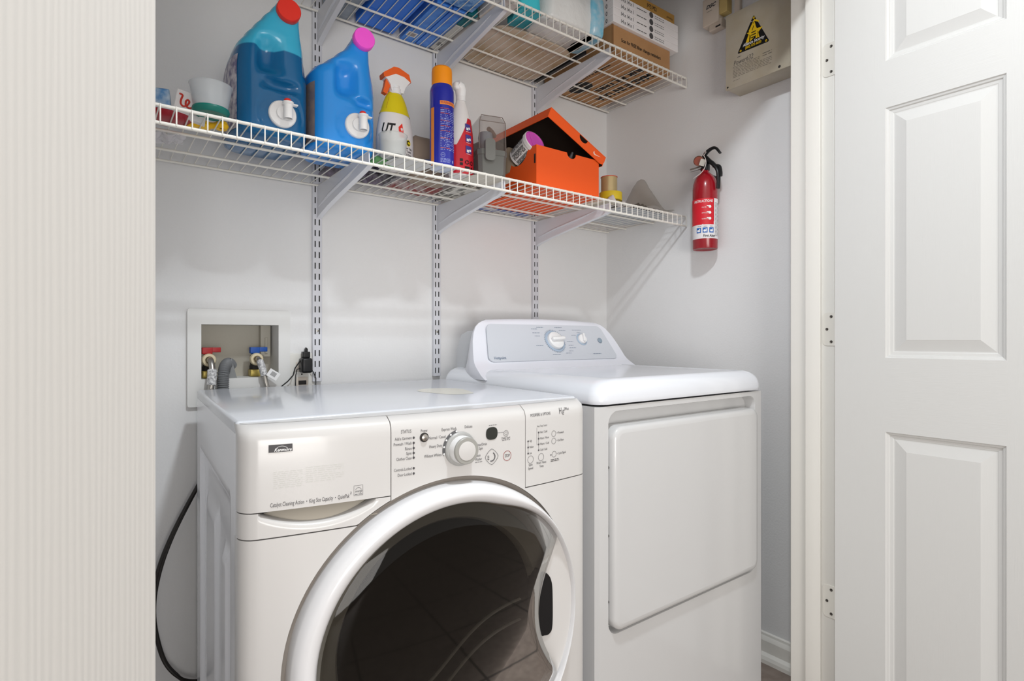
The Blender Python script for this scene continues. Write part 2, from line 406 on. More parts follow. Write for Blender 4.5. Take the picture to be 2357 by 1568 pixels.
# lower front panel with the round opening
mb = MB()
top = lambda u: .7325 if u < .4 else .7445
usn = sorted(set([round(UC+RG*math.sin(t), 6) for t in lin(-PI/2, PI/2, 56)]))
us = edgeL+[.035, .045]+usn+[.640, .650]+edgeR+[UC-math.sqrt(RG**2-(.7325-ZC)**2), UC+math.sqrt(RG**2-(.7445-ZC)**2)]
us = sorted(set(us))
colpatch(mb, us, lambda u: .03, lambda u: ZC-hgap(u), 10, skirts='LRB', depth=.02)
mb2 = [u for u in us if ZC+hgap(u) < top(u)+1e-6]
ul = [u for u in mb2 if u < UC]; ur = [u for u in mb2 if u > UC]
colpatch(mb, ul, lambda u: ZC+hgap(u), top, 6, skirts='LT', depth=.02)
colpatch(mb, ur, lambda u: ZC+hgap(u), top, 6, skirts='RT', depth=.02)
mb.build('front_panel', APPL, wt, double=True)
# opening wall (grey gap ring)
mb = MB(); N = 96
for k in range(N):
    a, b = 2*PI*k/N, 2*PI*(k+1)/N
    pts = []
    for t in (a, b):
        u, z = UC+RG*math.cos(t), ZC+RG*math.sin(t); y = WP(u, min(z, .88)).y
        pts.append(((u, y+.0005, z), (u, y+.010, z), (UC+(RG-.05)*math.cos(t), y+.014, ZC+(RG-.05)*math.sin(t))))
    mb.add([pts[0][0], pts[0][1], pts[1][1], pts[1][0], pts[0][2], pts[1][2]], [(0, 1, 2, 3), (1, 4, 5, 2)])
mb.build('door_surround', mat('gasket_grey', (140, 133, 126), .6), wt)
# detergent drawer: front, lip with the scooped handle, recess
mb = MB(); colpatch(mb, sorted(set(edgeL+lin(.03, .2262, 18))), lambda u: .7745, lambda u: .9055, 16)
dr = mb.build('detergent_drawer', APPL, wt)
def scoop(u):
    t = (u-.1135)/.088
    return .7728-(.0235*(1-t*t)**.9 if abs(t) < 1 else 0)
mb = MB(); uu = sorted(set(edgeL+lin(.0255, .2015, 44)+[.208, .216, .2262]))
def WPl(u, z):
    p = WP(u, z); s_ = scoop(u); e = (s_-z)
    if s_ < .7722 and e < .011: p.y += .011-math.sqrt(max(0, .011**2-(.011-e)**2))
    return p
uu = sorted(set(uu+[UC-math.sqrt(RG**2-(.7345-ZC)**2), .175, .185, .195, .215, .221])); colpatch(mb, uu, lambda u: min(max(.7345, ZC+hgap(u)+.0012 if u > UC-RG else 0), scoop(u)-.001), scoop, 12, P=WPl); lp = mb.build('drawer_lip', APPL, wt)
mb = MB()
mb.grid(lambda a, b: Vector((.02+a*.19, fy(.02+a*.19)+.010+.020*b+.006*math.sin(a*PI)*b, .744+b*.034)), 20, 6)
hr = mb.build('handle_recess', mat('recess_beige', (196, 189, 176), .6), wt)
# control console: centre and right fascia
mb = MB(); colpatch(mb, lin(.2278, .5045, 40), lambda u: ZC+hgap(u)+(.0 if u < .49 else 0), lambda u: .9055, 16); mb.build('control_fascia', APPL, wt)
mb = MB(); colpatch(mb, sorted(set(lin(.5060, .655, 14)+edgeR)), lambda u: .7465, lambda u: .9055, 16); mb.build('options_fascia', APPL, wt)
mb = MB()
mb.grid(lambda a, b: Vector((WW*a, (fy(WW*a)+.024)*(1-b)+.045*b, .9058+.0010*b)), 60, 2); mb.build('console_top', APPL, wt)
# lettering
WQ = lambda e=.0006: (lambda a, b: WP(a, b, e))
def wtext(mb, st, size, u, z, align='LEFT', **k): mb.text(st, size, lambda a, b: WP(u+a, z+b, .0006), align, **k)
mb = MB()
for st, z, wd in (('Add a Garment', .8678, .030), ('Prewash / Wash', .8588, .0315), ('Rinse', .8499, .0115), ('Spin', .8417, .0095), ('Clothes Clean', .8335, .027), ('Controls Locked', .8156, .031), ('Door Locked', .8066, .0245)):
    wtext(mb, st, .0072, .2635, z, 'RIGHT', fit=wd)
    mb.ring(.267, z, 0, .0021, WQ(), n=12)
mb.quad(.2667, .2673, .8335, .8588, WQ())
wtext(mb, 'STATUS', .0085, .2440, .8793, fit=.0185)
wtext(mb, 'Power', .0070, .2863, .8780, 'CENTER', fit=.0125)
for st, u, z, al, wd in (('Delicate', .3655, .8775, 'LEFT', .0160), ('Express Wash', .3490, .8765, 'RIGHT', .0290), ('Normal / Casual', .3275, .8640, 'RIGHT', .0320), ('Heavy Duty', .3205, .8490, 'RIGHT', .0245), ('Whitest Whites', .3195, .8330, 'RIGHT', .0330),
                     ('Rinse/Drain', .390, .842, 'LEFT', .0230), ('& Spin', .3920, .8350, 'LEFT', .0120), ('Clean', .388, .8225, 'LEFT', .0110), ('Washer', .388, .8155, 'LEFT', .0145)):
    wtext(mb, st, .0074, u, z, al, fit=wd)
mb.fine(.388, .404, .8095, .8115, 1, WQ()); 
wtext(mb, 'STOP', .0082, .4602, .814, 'CENTER', fit=.0118, bold=.01)
wtext(mb, 'Delay Start', .0066, .4572, .8485, 'CENTER', fit=.0200); mb.fine(.448, .467, .8435, .8455, 1, WQ())
mb.ring(.4572, .857, .0052, .0058, WQ()); mb.ring(.4572, .857, .0026, .0031, WQ()); mb.quad(.4375, .4515, .8595, .8600, WQ())
mb.fine(.418, .436, .8745, .8765, 1, WQ())
wtext(mb, 'MODIFIERS & OPTIONS', .0082, .5180, .8855, fit=.0540)
wtext(mb, 'H', .017, .5965, .8875, shear=.25, fit=.009); wtext(mb, 'E', .0135, .6060, .8840, shear=.25, fit=.0065); wtext(mb, '2Plus', .0080, .6125, .8905, shear=.3, fit=.0150)
wtext(mb, 'Auto Temp Control', .0052, .5355, .8625, fit=.0270)
for st, z in (('Hot / Cold', .8500), ('Warm / Warm', .8375), ('Warm / Cold', .8262), ('Cold / Cold', .8145)):
    wtext(mb, st, .0064, .5435, z, fit=.019 if st[0] in 'HC' else .0245); mb.ring(.5397, z, 0, .0019, WQ(), n=10)
mb.quad(.5394, .5400, .8145, .85, WQ()); mb.quad(.5347, .5351, .8262, .860, WQ()); mb.quad(.5347, .538, .826, .8264, WQ())
for st, z in (('High', .8355), ('Medium', .8235), ('Low', .8115)):
    wtext(mb, st, .0060, .5155, z, sxs=.55); mb.ring(.512, z, 0, .0019, WQ(), n=10)
mb.quad(.5117, .5123, .8115, .8355, WQ())
wtext(mb, 'Spin', .0068, .5185, .7885, 'CENTER', fit=.0095); wtext(mb, 'Speed', .0068, .5185, .7815, 'CENTER', fit=.0125)
wtext(mb, 'Wash / Rinse', .0068, .547, .7890, 'CENTER', fit=.0265); wtext(mb, 'Temp', .0068, .5475, .7820, 'CENTER', fit=.0110)
for st, z in (('+ Prewash', .8435), ('+ 2nd Rinse', .828), ('+ Cycle Signal', .801)): wtext(mb, st, .0066, .5900, z, fit=.0265 if 'C' in st else .0205)
mb.ring(.5735, .8005, 0, .0015, WQ(), n=10); mb.fine(.573, .597, .786, .792, 2, WQ())
for (u, z) in ((.5815, .843), (.5815, .828), (.5826, .8010)): mb.ring(u, z, .0056, .0062, WQ())
for (u, z) in ((.5183, .799), (.5462, .800)): mb.ring(u, z, .0070, .0076, WQ())
# drawer lettering: maker's plate lettering and slogan
wtext(mb, 'Catalyst Cleaning Action  \u2022  King Size Capacity  \u2022  QuietPak', .0094, .0415, .7835, fit=.1165, shear=.12)
wtext(mb, '2', .006, .1590, .7878, shear=.12)
mb.ring(.1728, .7905, .0045, .0050, WQ(), t0=.2, t1=2.9)
for (a, b, c, d) in ((.1655, .1801, .7985, .7989), (.1655, .1801, .7825, .7829), (.1655, .1659, .7825, .7989), (.1797, .1801, .7825, .7989)): mb.quad(a, b, c, d, WQ())
mb.fine(.1672, .1788, .7835, .7855, 1, WQ()); mb.text('energy', .0042, lambda a, b: WP(.1672+a, .7895+b*1.3, .0006), shear=.4)
mb.build('lettering', INK, wt)
mb = MB(); mb.ring(.4602, .814, .0088, .0097, WQ()); mb.build('stop_ring', mat('stop_red', (150, 66, 62), .5), wt)
# badge
mb = MB(); mb.quad(.0395, .0730, .8640, .8755, WQ(.0010), n=6)
mb.mi = 1; wtext(mb, 'Kenmore', .0066, .0470, .8672, shear=.3, bold=.02, fit=.0245)
for v in range(len(mb.bm.verts)-1, -1, -1): break
mb.ring(.0575, .8640, .0098, .0104, WQ(.0014), t0=.55, t1=2.75, sy=.9)
bd = mb.build('badge', [INK, WHITEP], wt)
for v in bd.data.polygons:
    if v.material_index == 1:
        for i in v.vertices: pass
vset = set(i for p in bd.data.polygons if p.material_index == 1 for i in p.vertices)
for i in vset: bd.data.vertices[i].co.y -= .0008
# display, indicator arc, buttons
mb = MB(); out = []
for i in range(40):
    t = 2*PI*i/40; ex = 2.6; c_, s_ = math.cos(t), math.sin(t)
    out.append(WP(.4243+.0130*math.copysign(abs(c_)**(2/ex), c_), .8602+.0118*math.copysign(abs(s_)**(2/ex), s_), .0010))
mb.add(out, [tuple(range(40))]); mb.build('display', mat('display_black', (44, 46, 42), .25), wt)
mb = MB(); mb.ring(.3560, .8395, .0305, .0352, WQ(.0008), n=40, t0=PI*.56, t1=PI*1.08); mb.mi = 1
for t in lin(PI*.575, PI*1.06, 4): mb.ring(.3560+.0328*math.cos(t), .8395+.0328*math.sin(t), 0, .0018, WQ(.0014), n=12)
mb.build('cycle_arc', [mat('arc_grey', (92, 92, 94), .5), WHITEP], wt)
def button(name, u, z, prof, m, n=32, parent=wt, sq=None):
    mb = MB(); M = axis_m(WP(u, z), (0, -1, .0)); mb.lathe(prof, n, M, caps=False); return mb.build(name, m, parent)
kb = button('dial_base', .3560, .8395, [(.0305, -.002), (.0305, .004), (.0285, .006), (.0, .006)], mat('dial_grey', (168, 168, 166), .4), 48)
kn = button('dial', .3560, .8395, [(.0245, .005), (.0245, .018), (.0240, .021), (.0240, .0225)], WHITEP, 48)
k2 = button('dial_rim', .3560, .8395, [(.0240, .0225), (.0238, .0255), (.0225, .027), (.0175, .027), (.017, .0262)], mat('dial_rim', (158, 157, 152), .35), 48, kn)
k3 = button('dial_cap', .3560, .8395, [(.0172, .0262), (.0168, .0278), (.012, .0285), (0, .0287)], APPL, 48, kn)
button('power_button', .2863, .8665, [(.0082, .0), (.0082, .001), (.0062, .0012)], DARK)
button('power_button_cap', .2863, .8665, [(.0060, .0), (.0058, .004), (.004, .0050), (0, .0052)], CHROME)
mb = MB(); 
def rsq(c, d, r0, k=4):
    o = []
    for i in range(k*8):
        t = 2*PI*i/(k*8); ex = 1.35; a, b = math.cos(t), math.sin(t)
        o.append((c+r0*math.copysign(abs(a)**(2/ex), a), d+r0*1.0*math.copysign(abs(b)**(2/ex), b)))
    return o
o1, o2 = rsq(.4243, .8165, .0150), rsq(.4243, .8165, .0142)
for i in range(len(o1)):
    j = (i+1) % len(o1); mb.add([WP(*o1[i], .0008), WP(*o1[j], .0008), WP(*o2[j], .0008), WP(*o2[i], .0008)], [(0, 1, 2, 3)])
mb.ring(.4235, .8165, .0070, .0088, WQ(.001), n=24, t0=-1.9, t1=1.1)
mb.fine(.4145, .4185, .811, .820, 3, WQ(.001)); mb.build('start_button', INK, wt)
# faded sticker residue on the drawer
mb = MB(); 
random.seed(3)
for (a, b, c, d, n) in ((.046, .088, .808, .835, 9), (.092, .150, .812, .838, 8)): mb.fine(a, b, c, d, n, WQ(.0005), fill=.10)
mb.build('worn_label', mat('worn_print', (196, 198, 188), .6), wt)
# door: ring, tinted glass, bowl, handle pocket
dt = MB(); RO = .2775
def RIf(t):
    w_ = max(0, min(1, (math.cos(t)-.30)/.55)); return .2405+.025*w_*w_*(3-2*w_)
RI = .243
def ringpt(t, s_):
    """s_ 0..1 across the rounded ring section"""
    ang_ = PI*s_; ci = (UC+(.009), ZC)
    ro = Vector((UC+RO*math.cos(t), ZC+RO*math.sin(t))); ri = Vector((UC+.004+RIf(t)*math.cos(t), ZC+RIf(t)*math.sin(t)))
    m = (ro+ri)/2; hw = (ro-ri).length/2; dirv = (ro-ri).normalized(); p = m+dirv*hw*math.cos(ang_)
    y0 = fy(max(0.03, min(.656, p.x))); y = y0+.012-(.012+.032)*min(1, max(0, math.sin(ang_))**.45)
    if s_ > .5: y += .006*(s_-.5)*2
    return Vector((p.x, y, p.y))
NN = 120; rings = [[ringpt(2*PI*k/NN, j/14) for k in range(NN)] for j in range(15)]
dt.loft(rings, caps=False); door = dt.build('door', mat('door_ring_white', (226, 226, 228), .2, coat=.3), wt)
# glass outline with concave bite on the right
GC = (UC+.004, ZC)
def glass_out():
    pts = []; a0 = math.radians(31)
    for i in range(101):
        t = a0+(2*PI-2*a0)*i/100; pts.append((GC[0]+(RIf(t)-.0005)*math.cos(t), GC[1]+(RIf(t)-.0005)*math.sin(t)))
    p0, p1 = pts[-1], pts[0]
    for i in range(1, 24):
        s_ = i/24; z = p0[1]+(p1[1]-p0[1])*s_; u = p0[0]-.052*math.sin(PI*s_)**1.15; pts.append((u, z))
    return pts
go = glass_out(); cgx, cgz = GC[0]-.02, GC[1]
def gy(u, z):
    r2 = ((u-GC[0])**2+(z-GC[1])**2)/RI**2
    return fy(UC)-.014-.012*(1-min(1.2, r2))
gl = MB(); prev = None; K = 12; vs_ = []; fs = []
for j in range(K+1):
    f = j/K
    for (u, z) in go: 
        uu_, zz_ = cgx+(u-cgx)*f, cgz+(z-cgz)*f; vs_.append((uu_, gy(uu_, zz_)+(.006 if j == K else 0), zz_))
n = len(go)
for j in range(K):
    for k in range(n): fs.append((j*n+k, j*n+(k+1) % n, (j+1)*n+(k+1) % n, (j+1)*n+k))
gl.add(vs_, fs)
gm = bpy.data.materials.new('tinted_glass'); gm.use_nodes = True; nt = gm.node_tree
for nn_ in list(nt.nodes): nt.nodes.remove(nn_)
o_ = nt.nodes.new('ShaderNodeOutputMaterial'); mxs = nt.nodes.new('ShaderNodeMixShader'); tr = nt.nodes.new('ShaderNodeBsdfTransparent'); gs = nt.nodes.new('ShaderNodeBsdfGlossy')
tr.inputs[0].default_value = (.37, .35, .32, 1); gs.inputs['Roughness'].default_value = .04; gs.inputs[0].default_value = (.9, .9, .9, 1)
fr = nt.nodes.new('ShaderNodeFresnel'); fr.inputs[0].default_value = 1.38
ml = nt.nodes.new('ShaderNodeMath'); ml.operation = 'MULTIPLY'; ml.inputs[1].default_value = .6; nt.links.new(fr.outputs[0], ml.inputs[0]); nt.links.new(ml.outputs[0], mxs.inputs[0]); nt.links.new(tr.outputs[0], mxs.inputs[1]); nt.links.new(gs.outputs[0], mxs.inputs[2]); nt.links.new(mxs.outputs[0], o_.inputs[0])
g = gl.build('door_glass', gm, door, double=True)
mb = MB(); M = axis_m((GC[0], fy(UC)+.034, GC[1]), (0, -1, 0))
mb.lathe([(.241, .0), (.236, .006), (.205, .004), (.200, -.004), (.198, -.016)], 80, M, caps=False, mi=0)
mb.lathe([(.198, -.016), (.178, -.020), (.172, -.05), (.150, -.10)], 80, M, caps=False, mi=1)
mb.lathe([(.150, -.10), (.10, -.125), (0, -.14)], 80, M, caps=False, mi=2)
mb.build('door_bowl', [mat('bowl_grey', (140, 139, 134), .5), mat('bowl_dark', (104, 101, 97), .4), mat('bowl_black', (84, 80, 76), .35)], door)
mb = MB()   # ribs of the bowl
for (z, amp) in ((-.045, .0), (-.085, .0)):
    pts = [Vector((GC[0]-.19+.345*i/30, fy(UC)+.020, GC[1]+z+.07*math.tanh((i/30-.55)*4)+.0)) for i in range(31)]
    mb.tube(pts, .0045, 6, flat=.4)
mb.build('bowl_rib', mat('bowl_rib', (118, 116, 112), .4), door)
# handle area: crescent panel and dark pocket
p0 = go[100]; p1 = go[0]
cr = MB(); A = math.radians(31); L1, L2 = [], []
for i in range(25):
    t = -A+2*A*i/24; L1.append((GC[0]+(RIf(t)+.001)*math.cos(t), GC[1]+(RIf(t)+.001)*math.sin(t)))
    s_ = i/24; z = p0[1]+(p1[1]-p0[1])*s_; L2.append((p0[0]-.052*math.sin(PI*s_)**1.15, z))
yb_ = fy(.58)
def crp(a, b):
    i = min(24, int(round(b*24))); o_1, o_2 = L1[i], L2[i]
    u, z = o_2[0]+(o_1[0]-o_2[0])*a, o_2[1]+(o_1[1]-o_2[1])*a
    return Vector((u, yb_-.018+.012*(1-a)**1.5, z))
cr.grid(crp, 10, 24); cr.build('handle_panel', APPL, door)
mb = MB(); out = []
for (u, z) in ((.541, .565), (.546, .572), (.556, .566), (.563, .553), (.566, .53), (.566, .465), (.560, .448), (.548, .446), (.540, .452), (.536, .505)): out.append((u, z))
out = [(v.x, v.y) for v in spl([Vector(q) for q in out+[out[0]]], 4)[:-1]]; no_ = len(out)
mb.add([(u, yb_-.018+.012*max(0, 1-(u-.52)/.09)**1.5-.0022, z) for u, z in out]+[(u, yb_+.03, z) for u, z in out], [tuple(range(no_))]+[(i, (i+1) % no_, (i+1) % no_+no_, i+no_) for i in range(no_)])
mb.build('handle_pocket', BLACK, door)
# rust stain on the lid
st = mat('old_stain', (228, 225, 212), .25)
mb = MB(); out = [(.50+.055*math.cos(t)*(1+.15*math.sin(3*t)), .30+.10*math.sin(t)*(1+.12*math.cos(2*t)), .9098) for t in lin(0, 2*PI*23/24, 23)]
mb.add(out, [tuple(range(24))]); mb.build('stain', st, wt)

# ---------------------------------------------------------------- dryer
dt_ = thing('clothes_dryer', 'white dryer with square door and raised rear control console, right of the washer', 'dryer', (.8955, -.778, 0))
DW = .690
mb = MB()
def rrect(x0, x1, z0, z1, r, n=8):
    o = []
    for cx_, cz_, a0 in ((x1-r, z1-r, 0), (x0+r, z1-r, PI/2), (x0+r, z0+r, PI), (x1-r, z0+r, 1.5*PI)):
        for i in range(n+1): a = a0+PI/2*i/n; o.append((cx_+r*math.cos(a), cz_+r*math.sin(a)))
    return o
def raybox(p, c, x0, x1, z0, z1):
    dx, dz = p[0]-c[0], p[1]-c[1]; k = 1e9
    if dx > 1e-9: k = min(k, (x1-c[0])/dx)
    if dx < -1e-9: k = min(k, (x0-c[0])/dx)
    if dz > 1e-9: k = min(k, (z1-c[1])/dz)
    if dz < -1e-9: k = min(k, (z0-c[1])/dz)
    return (c[0]+dx*k, c[1]+dz*k)
hole = rrect(.036, .650, .362, .872, .030); cc = (.346, .6)
n = len(hole); outr = []
for i, p in enumerate(hole): outr.append(raybox(p, cc, .008, DW-.008, .006, .884))
for cn in ((.008, .006), (DW-.008, .006), (.008, .884), (DW-.008, .884)):   # snap nearest to the corners
    j = min(range(n), key=lambda k: (outr[k][0]-cn[0])**2+(outr[k][1]-cn[1])**2); outr[j] = cn
lay = [[(p[0], .008, p[1]) for p in outr], [(p[0], .0, p[1]) for p in outr]]
# front frame, rounded outer edge and pocket walls
oo = [(max(.0, min(DW, p[0]+(-.008 if p[0] < .0081 else .008 if p[0] > DW-.0081 else 0))), .008, p[1]) for p in outr]
hp = [(p[0], 0, p[1]) for p in hole]; hs = [(cc[0]+(p[0]-cc[0])*.994, .004, cc[1]+(p[1]-cc[1])*.994) for p in hole]; hb = [(cc[0]+(p[0]-cc[0])*.985, .03, cc[1]+(p[1]-cc[1])*.985) for p in hole]
mb.loft([oo, lay[1], hp, hs, hb], caps=False)
mb.add(hb, [tuple(range(n))])
mb.add([(0, .008, .006), (0, .70, .006), (0, .70, .884), (0, .008, .884), (DW, .008, .006), (DW, .70, .006), (DW, .70, .884), (DW, .008, .884)], [(0, 1, 2, 3), (4, 5, 6, 7), (1, 5, 6, 2), (3, 2, 6, 7)])
mb.box(.01, DW-.01, .02, .69, 0, .006, mi=0)
mb.build('cabinet', APPC, dt_, angle=30)
def slab(mb, out_fn, rings_):
    """rings_: list of (inset, depth y or z)"""
    rs = [out_fn(i, d) for i, d in rings_]; mb.loft(rs, caps=False); mb.add(rs[-1], [tuple(range(len(rs[-1])))])
mb = MB()
def dring(ins, y): return [(p[0], y, p[1]) for p in rrect(.040+ins, .643-ins, .374+ins, .838-ins, max(.004, .030-ins))]
slab(mb, dring, [(0, .028), (0, -.006), (.001, -.010), (.004, -.0135), (.009, -.0155), (.016, -.0162)])
dd = mb.build('dryer_door', APPC, dt_)
for z in (.44, .59, .745):
    m2 = MB(); m2.lathe([(0, .002), (.003, .001), (.0035, 0)], 10, axis_m((.0395, .004, z), (-1, 0, 0)), caps=False); m2.build('screw', DARK, dd)
mb = MB()
def lring(ins, z):
    r = .035
    return [(p[0], p[1]-.004, z) for p in rrect(.0+ins*1.35, DW-ins*1.35, .0+ins*.62, .70, max(.006, r-ins*.2))]
LZ = [(.001, .8885), (0, .890), (0, .898)]+[(.044*(1-math.cos(a)), .900+.045*math.sin(a)) for a in lin(.15, PI/2, 8)]+[(.052, .9455), (.058, .9437), (.070, .943)]
slab(mb, lring, LZ); mb.build('worktop', mat('dryer_top', (226, 229, 235), .16, coat=.4), dt_, angle=50)
# console
def conring(y, z, hw, nx=24):
    return [Vector((.3435-hw+2*hw*i/nx, y, z)) for i in range(nx+1)]
rows = [(.918, -.342, .3445), (.930, -.318, .3435), (.9435, -.298, .341), (.955, -.280, .3375), (.965, -.2675, .334), (.975, -.2592, .331), (1.0, -.2451, .324), (1.03, -.2282, .314), (1.055, -.2141, .302), (1.075, -.2028, .287), (1.086, -.1966, .272), (1.093, -.191, .255), (1.098, -.182, .235), (1.0985, -.170, .222)]
mb = MB(); R = []
for (z, y, hw) in rows:
    r_ = conring(y+.778, z, hw)
    for i, v in enumerate(r_):
        t = (i/24-.5)*2; v.y += .004*t*t; v.z += .006*(1-t*t)*max(0, (z-1.04)/.06)
    R.append(r_)
R.append([v+Vector((0, .07, -.001)) for v in R[-1]])
vs_ = [v for r_ in R for v in r_]; nr = len(R); fs = [(j*25+i, j*25+i+1, (j+1)*25+i+1, (j+1)*25+i) for j in range(nr-1) for i in range(24)]
for q, sgn in ((0, 1), (24, -1)):        # rounded ends running back to the wall side
    b_ = len(vs_); m_ = 4
    for r_ in R[:-1]:
        v = r_[q]; cxx = .3435
        for k in range(m_+1):
            f = k/m_; yb = max(v.y+.001, .608); vs_.append(Vector((v.x+(cxx-v.x)*.10*f*f, v.y+(yb-v.y)*f, v.z)))
    for j in range(nr-2):
        for k in range(m_):
            a = b_+j*(m_+1)+k; f_ = (a, a+1, a+m_+2, a+m_+1); fs.append(f_ if sgn < 0 else f_[::-1])
mb.add(vs_, fs); con = mb.build('console', mat('console_shell', (230, 232, 240), .22, coat=.2), dt_, angle=40)
CF = frame((.3435, -.262+.778, .97), (1, 0, 0), (0, .062, .11), eps=.0045)
CF2 = frame((.3435, -.262+.778, .97), (1, 0, 0), (0, .062, .11), eps=.0053)
cz = lambda z: (z-.97)/.871
mb = MB(); fo = rrect(-.262, .262, -.006, .128, .018); fo = [(p[0]*(1.07-.12*(p[1]/.128)**1.5 if p[1] > 0 else 1.07), p[1]) for p in fo]
C0 = frame((.3435, -.262+.778, .97), (1, 0, 0), (0, .062, .11), eps=.0005)
mb.add([CF(*p) for p in fo]+[C0(p[0], p[1]) for p in fo], [tuple(range(len(fo)))]+[(i, (i+1) % len(fo), (i+1) % len(fo)+len(fo), i+len(fo)) for i in range(len(fo))])
face = mb.build('control_face', mat('console_face', (204, 208, 215), .3), con)
mb = MB()
mb.text('Hotpoint', .0135, lambda a, b: CF2(-.262+a, .006+b), bold=.012, sxs=.9)
mb.fine(.165, .205, .012, .016, 1, CF2)
mb.fine(.130, .150, .086, .089, 1, CF2)
kx, kz = 1.2429-.891-.3435, cz(1.0267); k2x, k2z = 1.3709-.891-.3435, cz(1.0324); k3x, k3z = 1.4566-.891-.3435, cz(1.0276)
for dx, dz, l in ((-.085, .045, .025), (-.085, .030, .032), (-.08, .018, .022), (-.088, -.018, .030), (-.06, .052, .03), (.02, .052, .035), (.035, .04, .03), (.055, -.003, .028), (.055, -.018, .022), (.055, -.028, .03), (.048, -.04, .02), (-.03, -.052, .035), (.03, -.048, .025)):
    mb.fine(kx+dx, kx+dx+l, kz+dz, kz+dz+.003, 1, CF2)
mb.fine(k2x-.03, k2x+.012, k2z+.036, k2z+.039, 1, CF2); mb.fine(k2x-.042, k2x-.022, k2z+.015, k2z+.018, 1, CF2); mb.fine(k2x-.012, k2x+.005, k2z+.026, k2z+.0285, 1, CF2)
for i in range(40):
    t = 2*PI*i/40
    for (x, z, r0, r1) in ((kx, kz, .039, .045),):
        w_ = .0007; mb.add([CF2(x+r*math.cos(t)+s_*w_*-math.sin(t), z+r*math.sin(t)+s_*w_*math.cos(t)) for r, s_ in ((r0, -1), (r1, -1), (r1, 1), (r0, 1))], [(0, 1, 2, 3)])
mb.build('lettering', mat('console_ink', (112, 128, 150), .5), con)
for (qx, qz, q0, q1) in ((kx, kz, .031, .041), (k2x, k2z, .017, .0235)):
    mb = MB(); mb.ring(qx, qz, q0, q1, CF2, n=48); mb.build('dial_scale', mat('scale_blue', (168, 184, 202), .45), con)
cn = Vector((0, -.871, .491))
def cknob(name, x, z, r, h, gripang, gl_):
    o = CF2(x, z); M = axis_m(o, cn); mb = MB()
    mb.lathe([(r, 0), (r, h*.35), (r*.97, h*.5), (r*.9, h*.58), (r*.0, h*.62)], 40, M, caps=False)
    k = mb.build(name, WHITEP, con)
    mb = MB(); M2 = Matrix.Translation(o) @ Matrix(((1, 0, 0), (0, .491, -.871), (0, .871, .491))).to_4x4()
    M2 = Matrix.Translation(o) @ Matrix(((1, 0, 0), (0, .4910, -.871), (0, .871, .491))).to_4x4() @ Matrix.Rotation(gripang, 4, 'Z')
    mb.box(-r*.80, r*.98, -r*.20, r*.20, h*.4, h*1.25, r*.15, 3, M2); mb.build('grip', WHITEP, k)
cknob('dryness_dial', kx, kz, .0315, .020, .05, 1); cknob('temperature_dial', k2x, k2z, .0175, .014, 1.35, 1)
mb = MB(); mb.lathe([(.0095, 0), (.0095, .003), (.008, .0045), (0, .005)], 24, axis_m(CF2(k3x, k3z), cn), caps=False); mb.build('start_button', mat('button_blue_grey', (142, 158, 172), .4), con)
mb = MB(); M_ = Matrix.Rotation(PI/2, 4, 'Z'); mb.prism([(.602, .944), (.70, .944), (.70, 1.0), (.67, 1.05), (.63, 1.062), (.602, 1.062)], -.060, -.625, M_); mb.build('console_back', mat('console_back', (205, 207, 210), .4), dt_)

# ---------------------------------------------------------------- washer outlet box, valves, hoses
ob = thing('washer_outlet_box', 'white recessed plumbing box in the wall with red and blue valves', 'outlet box', (0, 0, 0))
mb = MB()
xo0, xo1, zo0, zo1 = .1932, .4475, .860, 1.1155; TH = .010
FR = rrect(xo0, xo1, zo0, zo1, .006, 4); n = len(FR)
fr_c = ((HX0+HX1)/2, (HZ0+HZ1)/2)
inn = []
for p in FR:
    q = (min(max(p[0], HX0+.001), HX1-.001), min(max(p[1], HZ0+.001), HZ1-.001)); inn.append(q)
mb.loft([[(p[0], -.0003, p[1]) for p in FR], [(p[0], -TH, p[1]) for p in FR], [(p[0], -TH, p[1]) for p in inn], [(p[0], .0885, p[1]) for p in inn]], caps=False)
mb.build('frame', mat('outlet_box_white', (224, 224, 222), .45), ob, angle=20, double=True)
mb = MB(); mb.box(HX0+.0005, HX1-.0005, .084, .09, HZ0+.0005, HZ1-.0005); mb.box(.385, .412, .06, .085, .985, 1.076, .002); mb.box(.396, .403, .056, .062, .995, 1.04, .001)
mb.build('box_back', mat('box_back', (190, 185, 172), .6, bump=('noise', 90, .2)), ob)
brass = mat('brass', (190, 170, 92), .35, metal=.5)
def valve(x, m, name):
    mb = MB(); mb.box(x-.014, x+.014, .03, .062, .931, .951, .003); mb.build('valve_base', brass, ob)
    mb = MB(); mb.lathe([(.013, .951-.93), (.013, .03), (.011, .034), (.011, .06), (0, .06)], 20, T(x, .048, .93), caps=False); mb.build('valve_body', DARK, ob)
    mb = MB(); mb.lathe([(.0165, -.004), (.0175, .0), (.0175, .010), (.0155, .014), (.010, .014), (.0095, .004), (0, .004)], 28, axis_m((x, .028, .980), (0, -1, 0)), caps=False)
    mb.build('valve_collar', mat('cream_collar', (222, 208, 176), .5), ob)
    mb = MB(); mb.box(x-.016, x+.009, .022, .042, .996, 1.0135, .002); mb.box(x+.006, x+.030, .026, .038, 1.0005, 1.0135, .0015); mb.lathe([(.007, 0), (.007, .012)], 12, T(x-.004, .034, .988)); mb.build('valve_handle', m, ob)
valve(.2470, mat('valve_red', (168, 28, 32), .4), 'red'); valve(.3655, mat('valve_blue', (16, 76, 160), .4), 'blue')
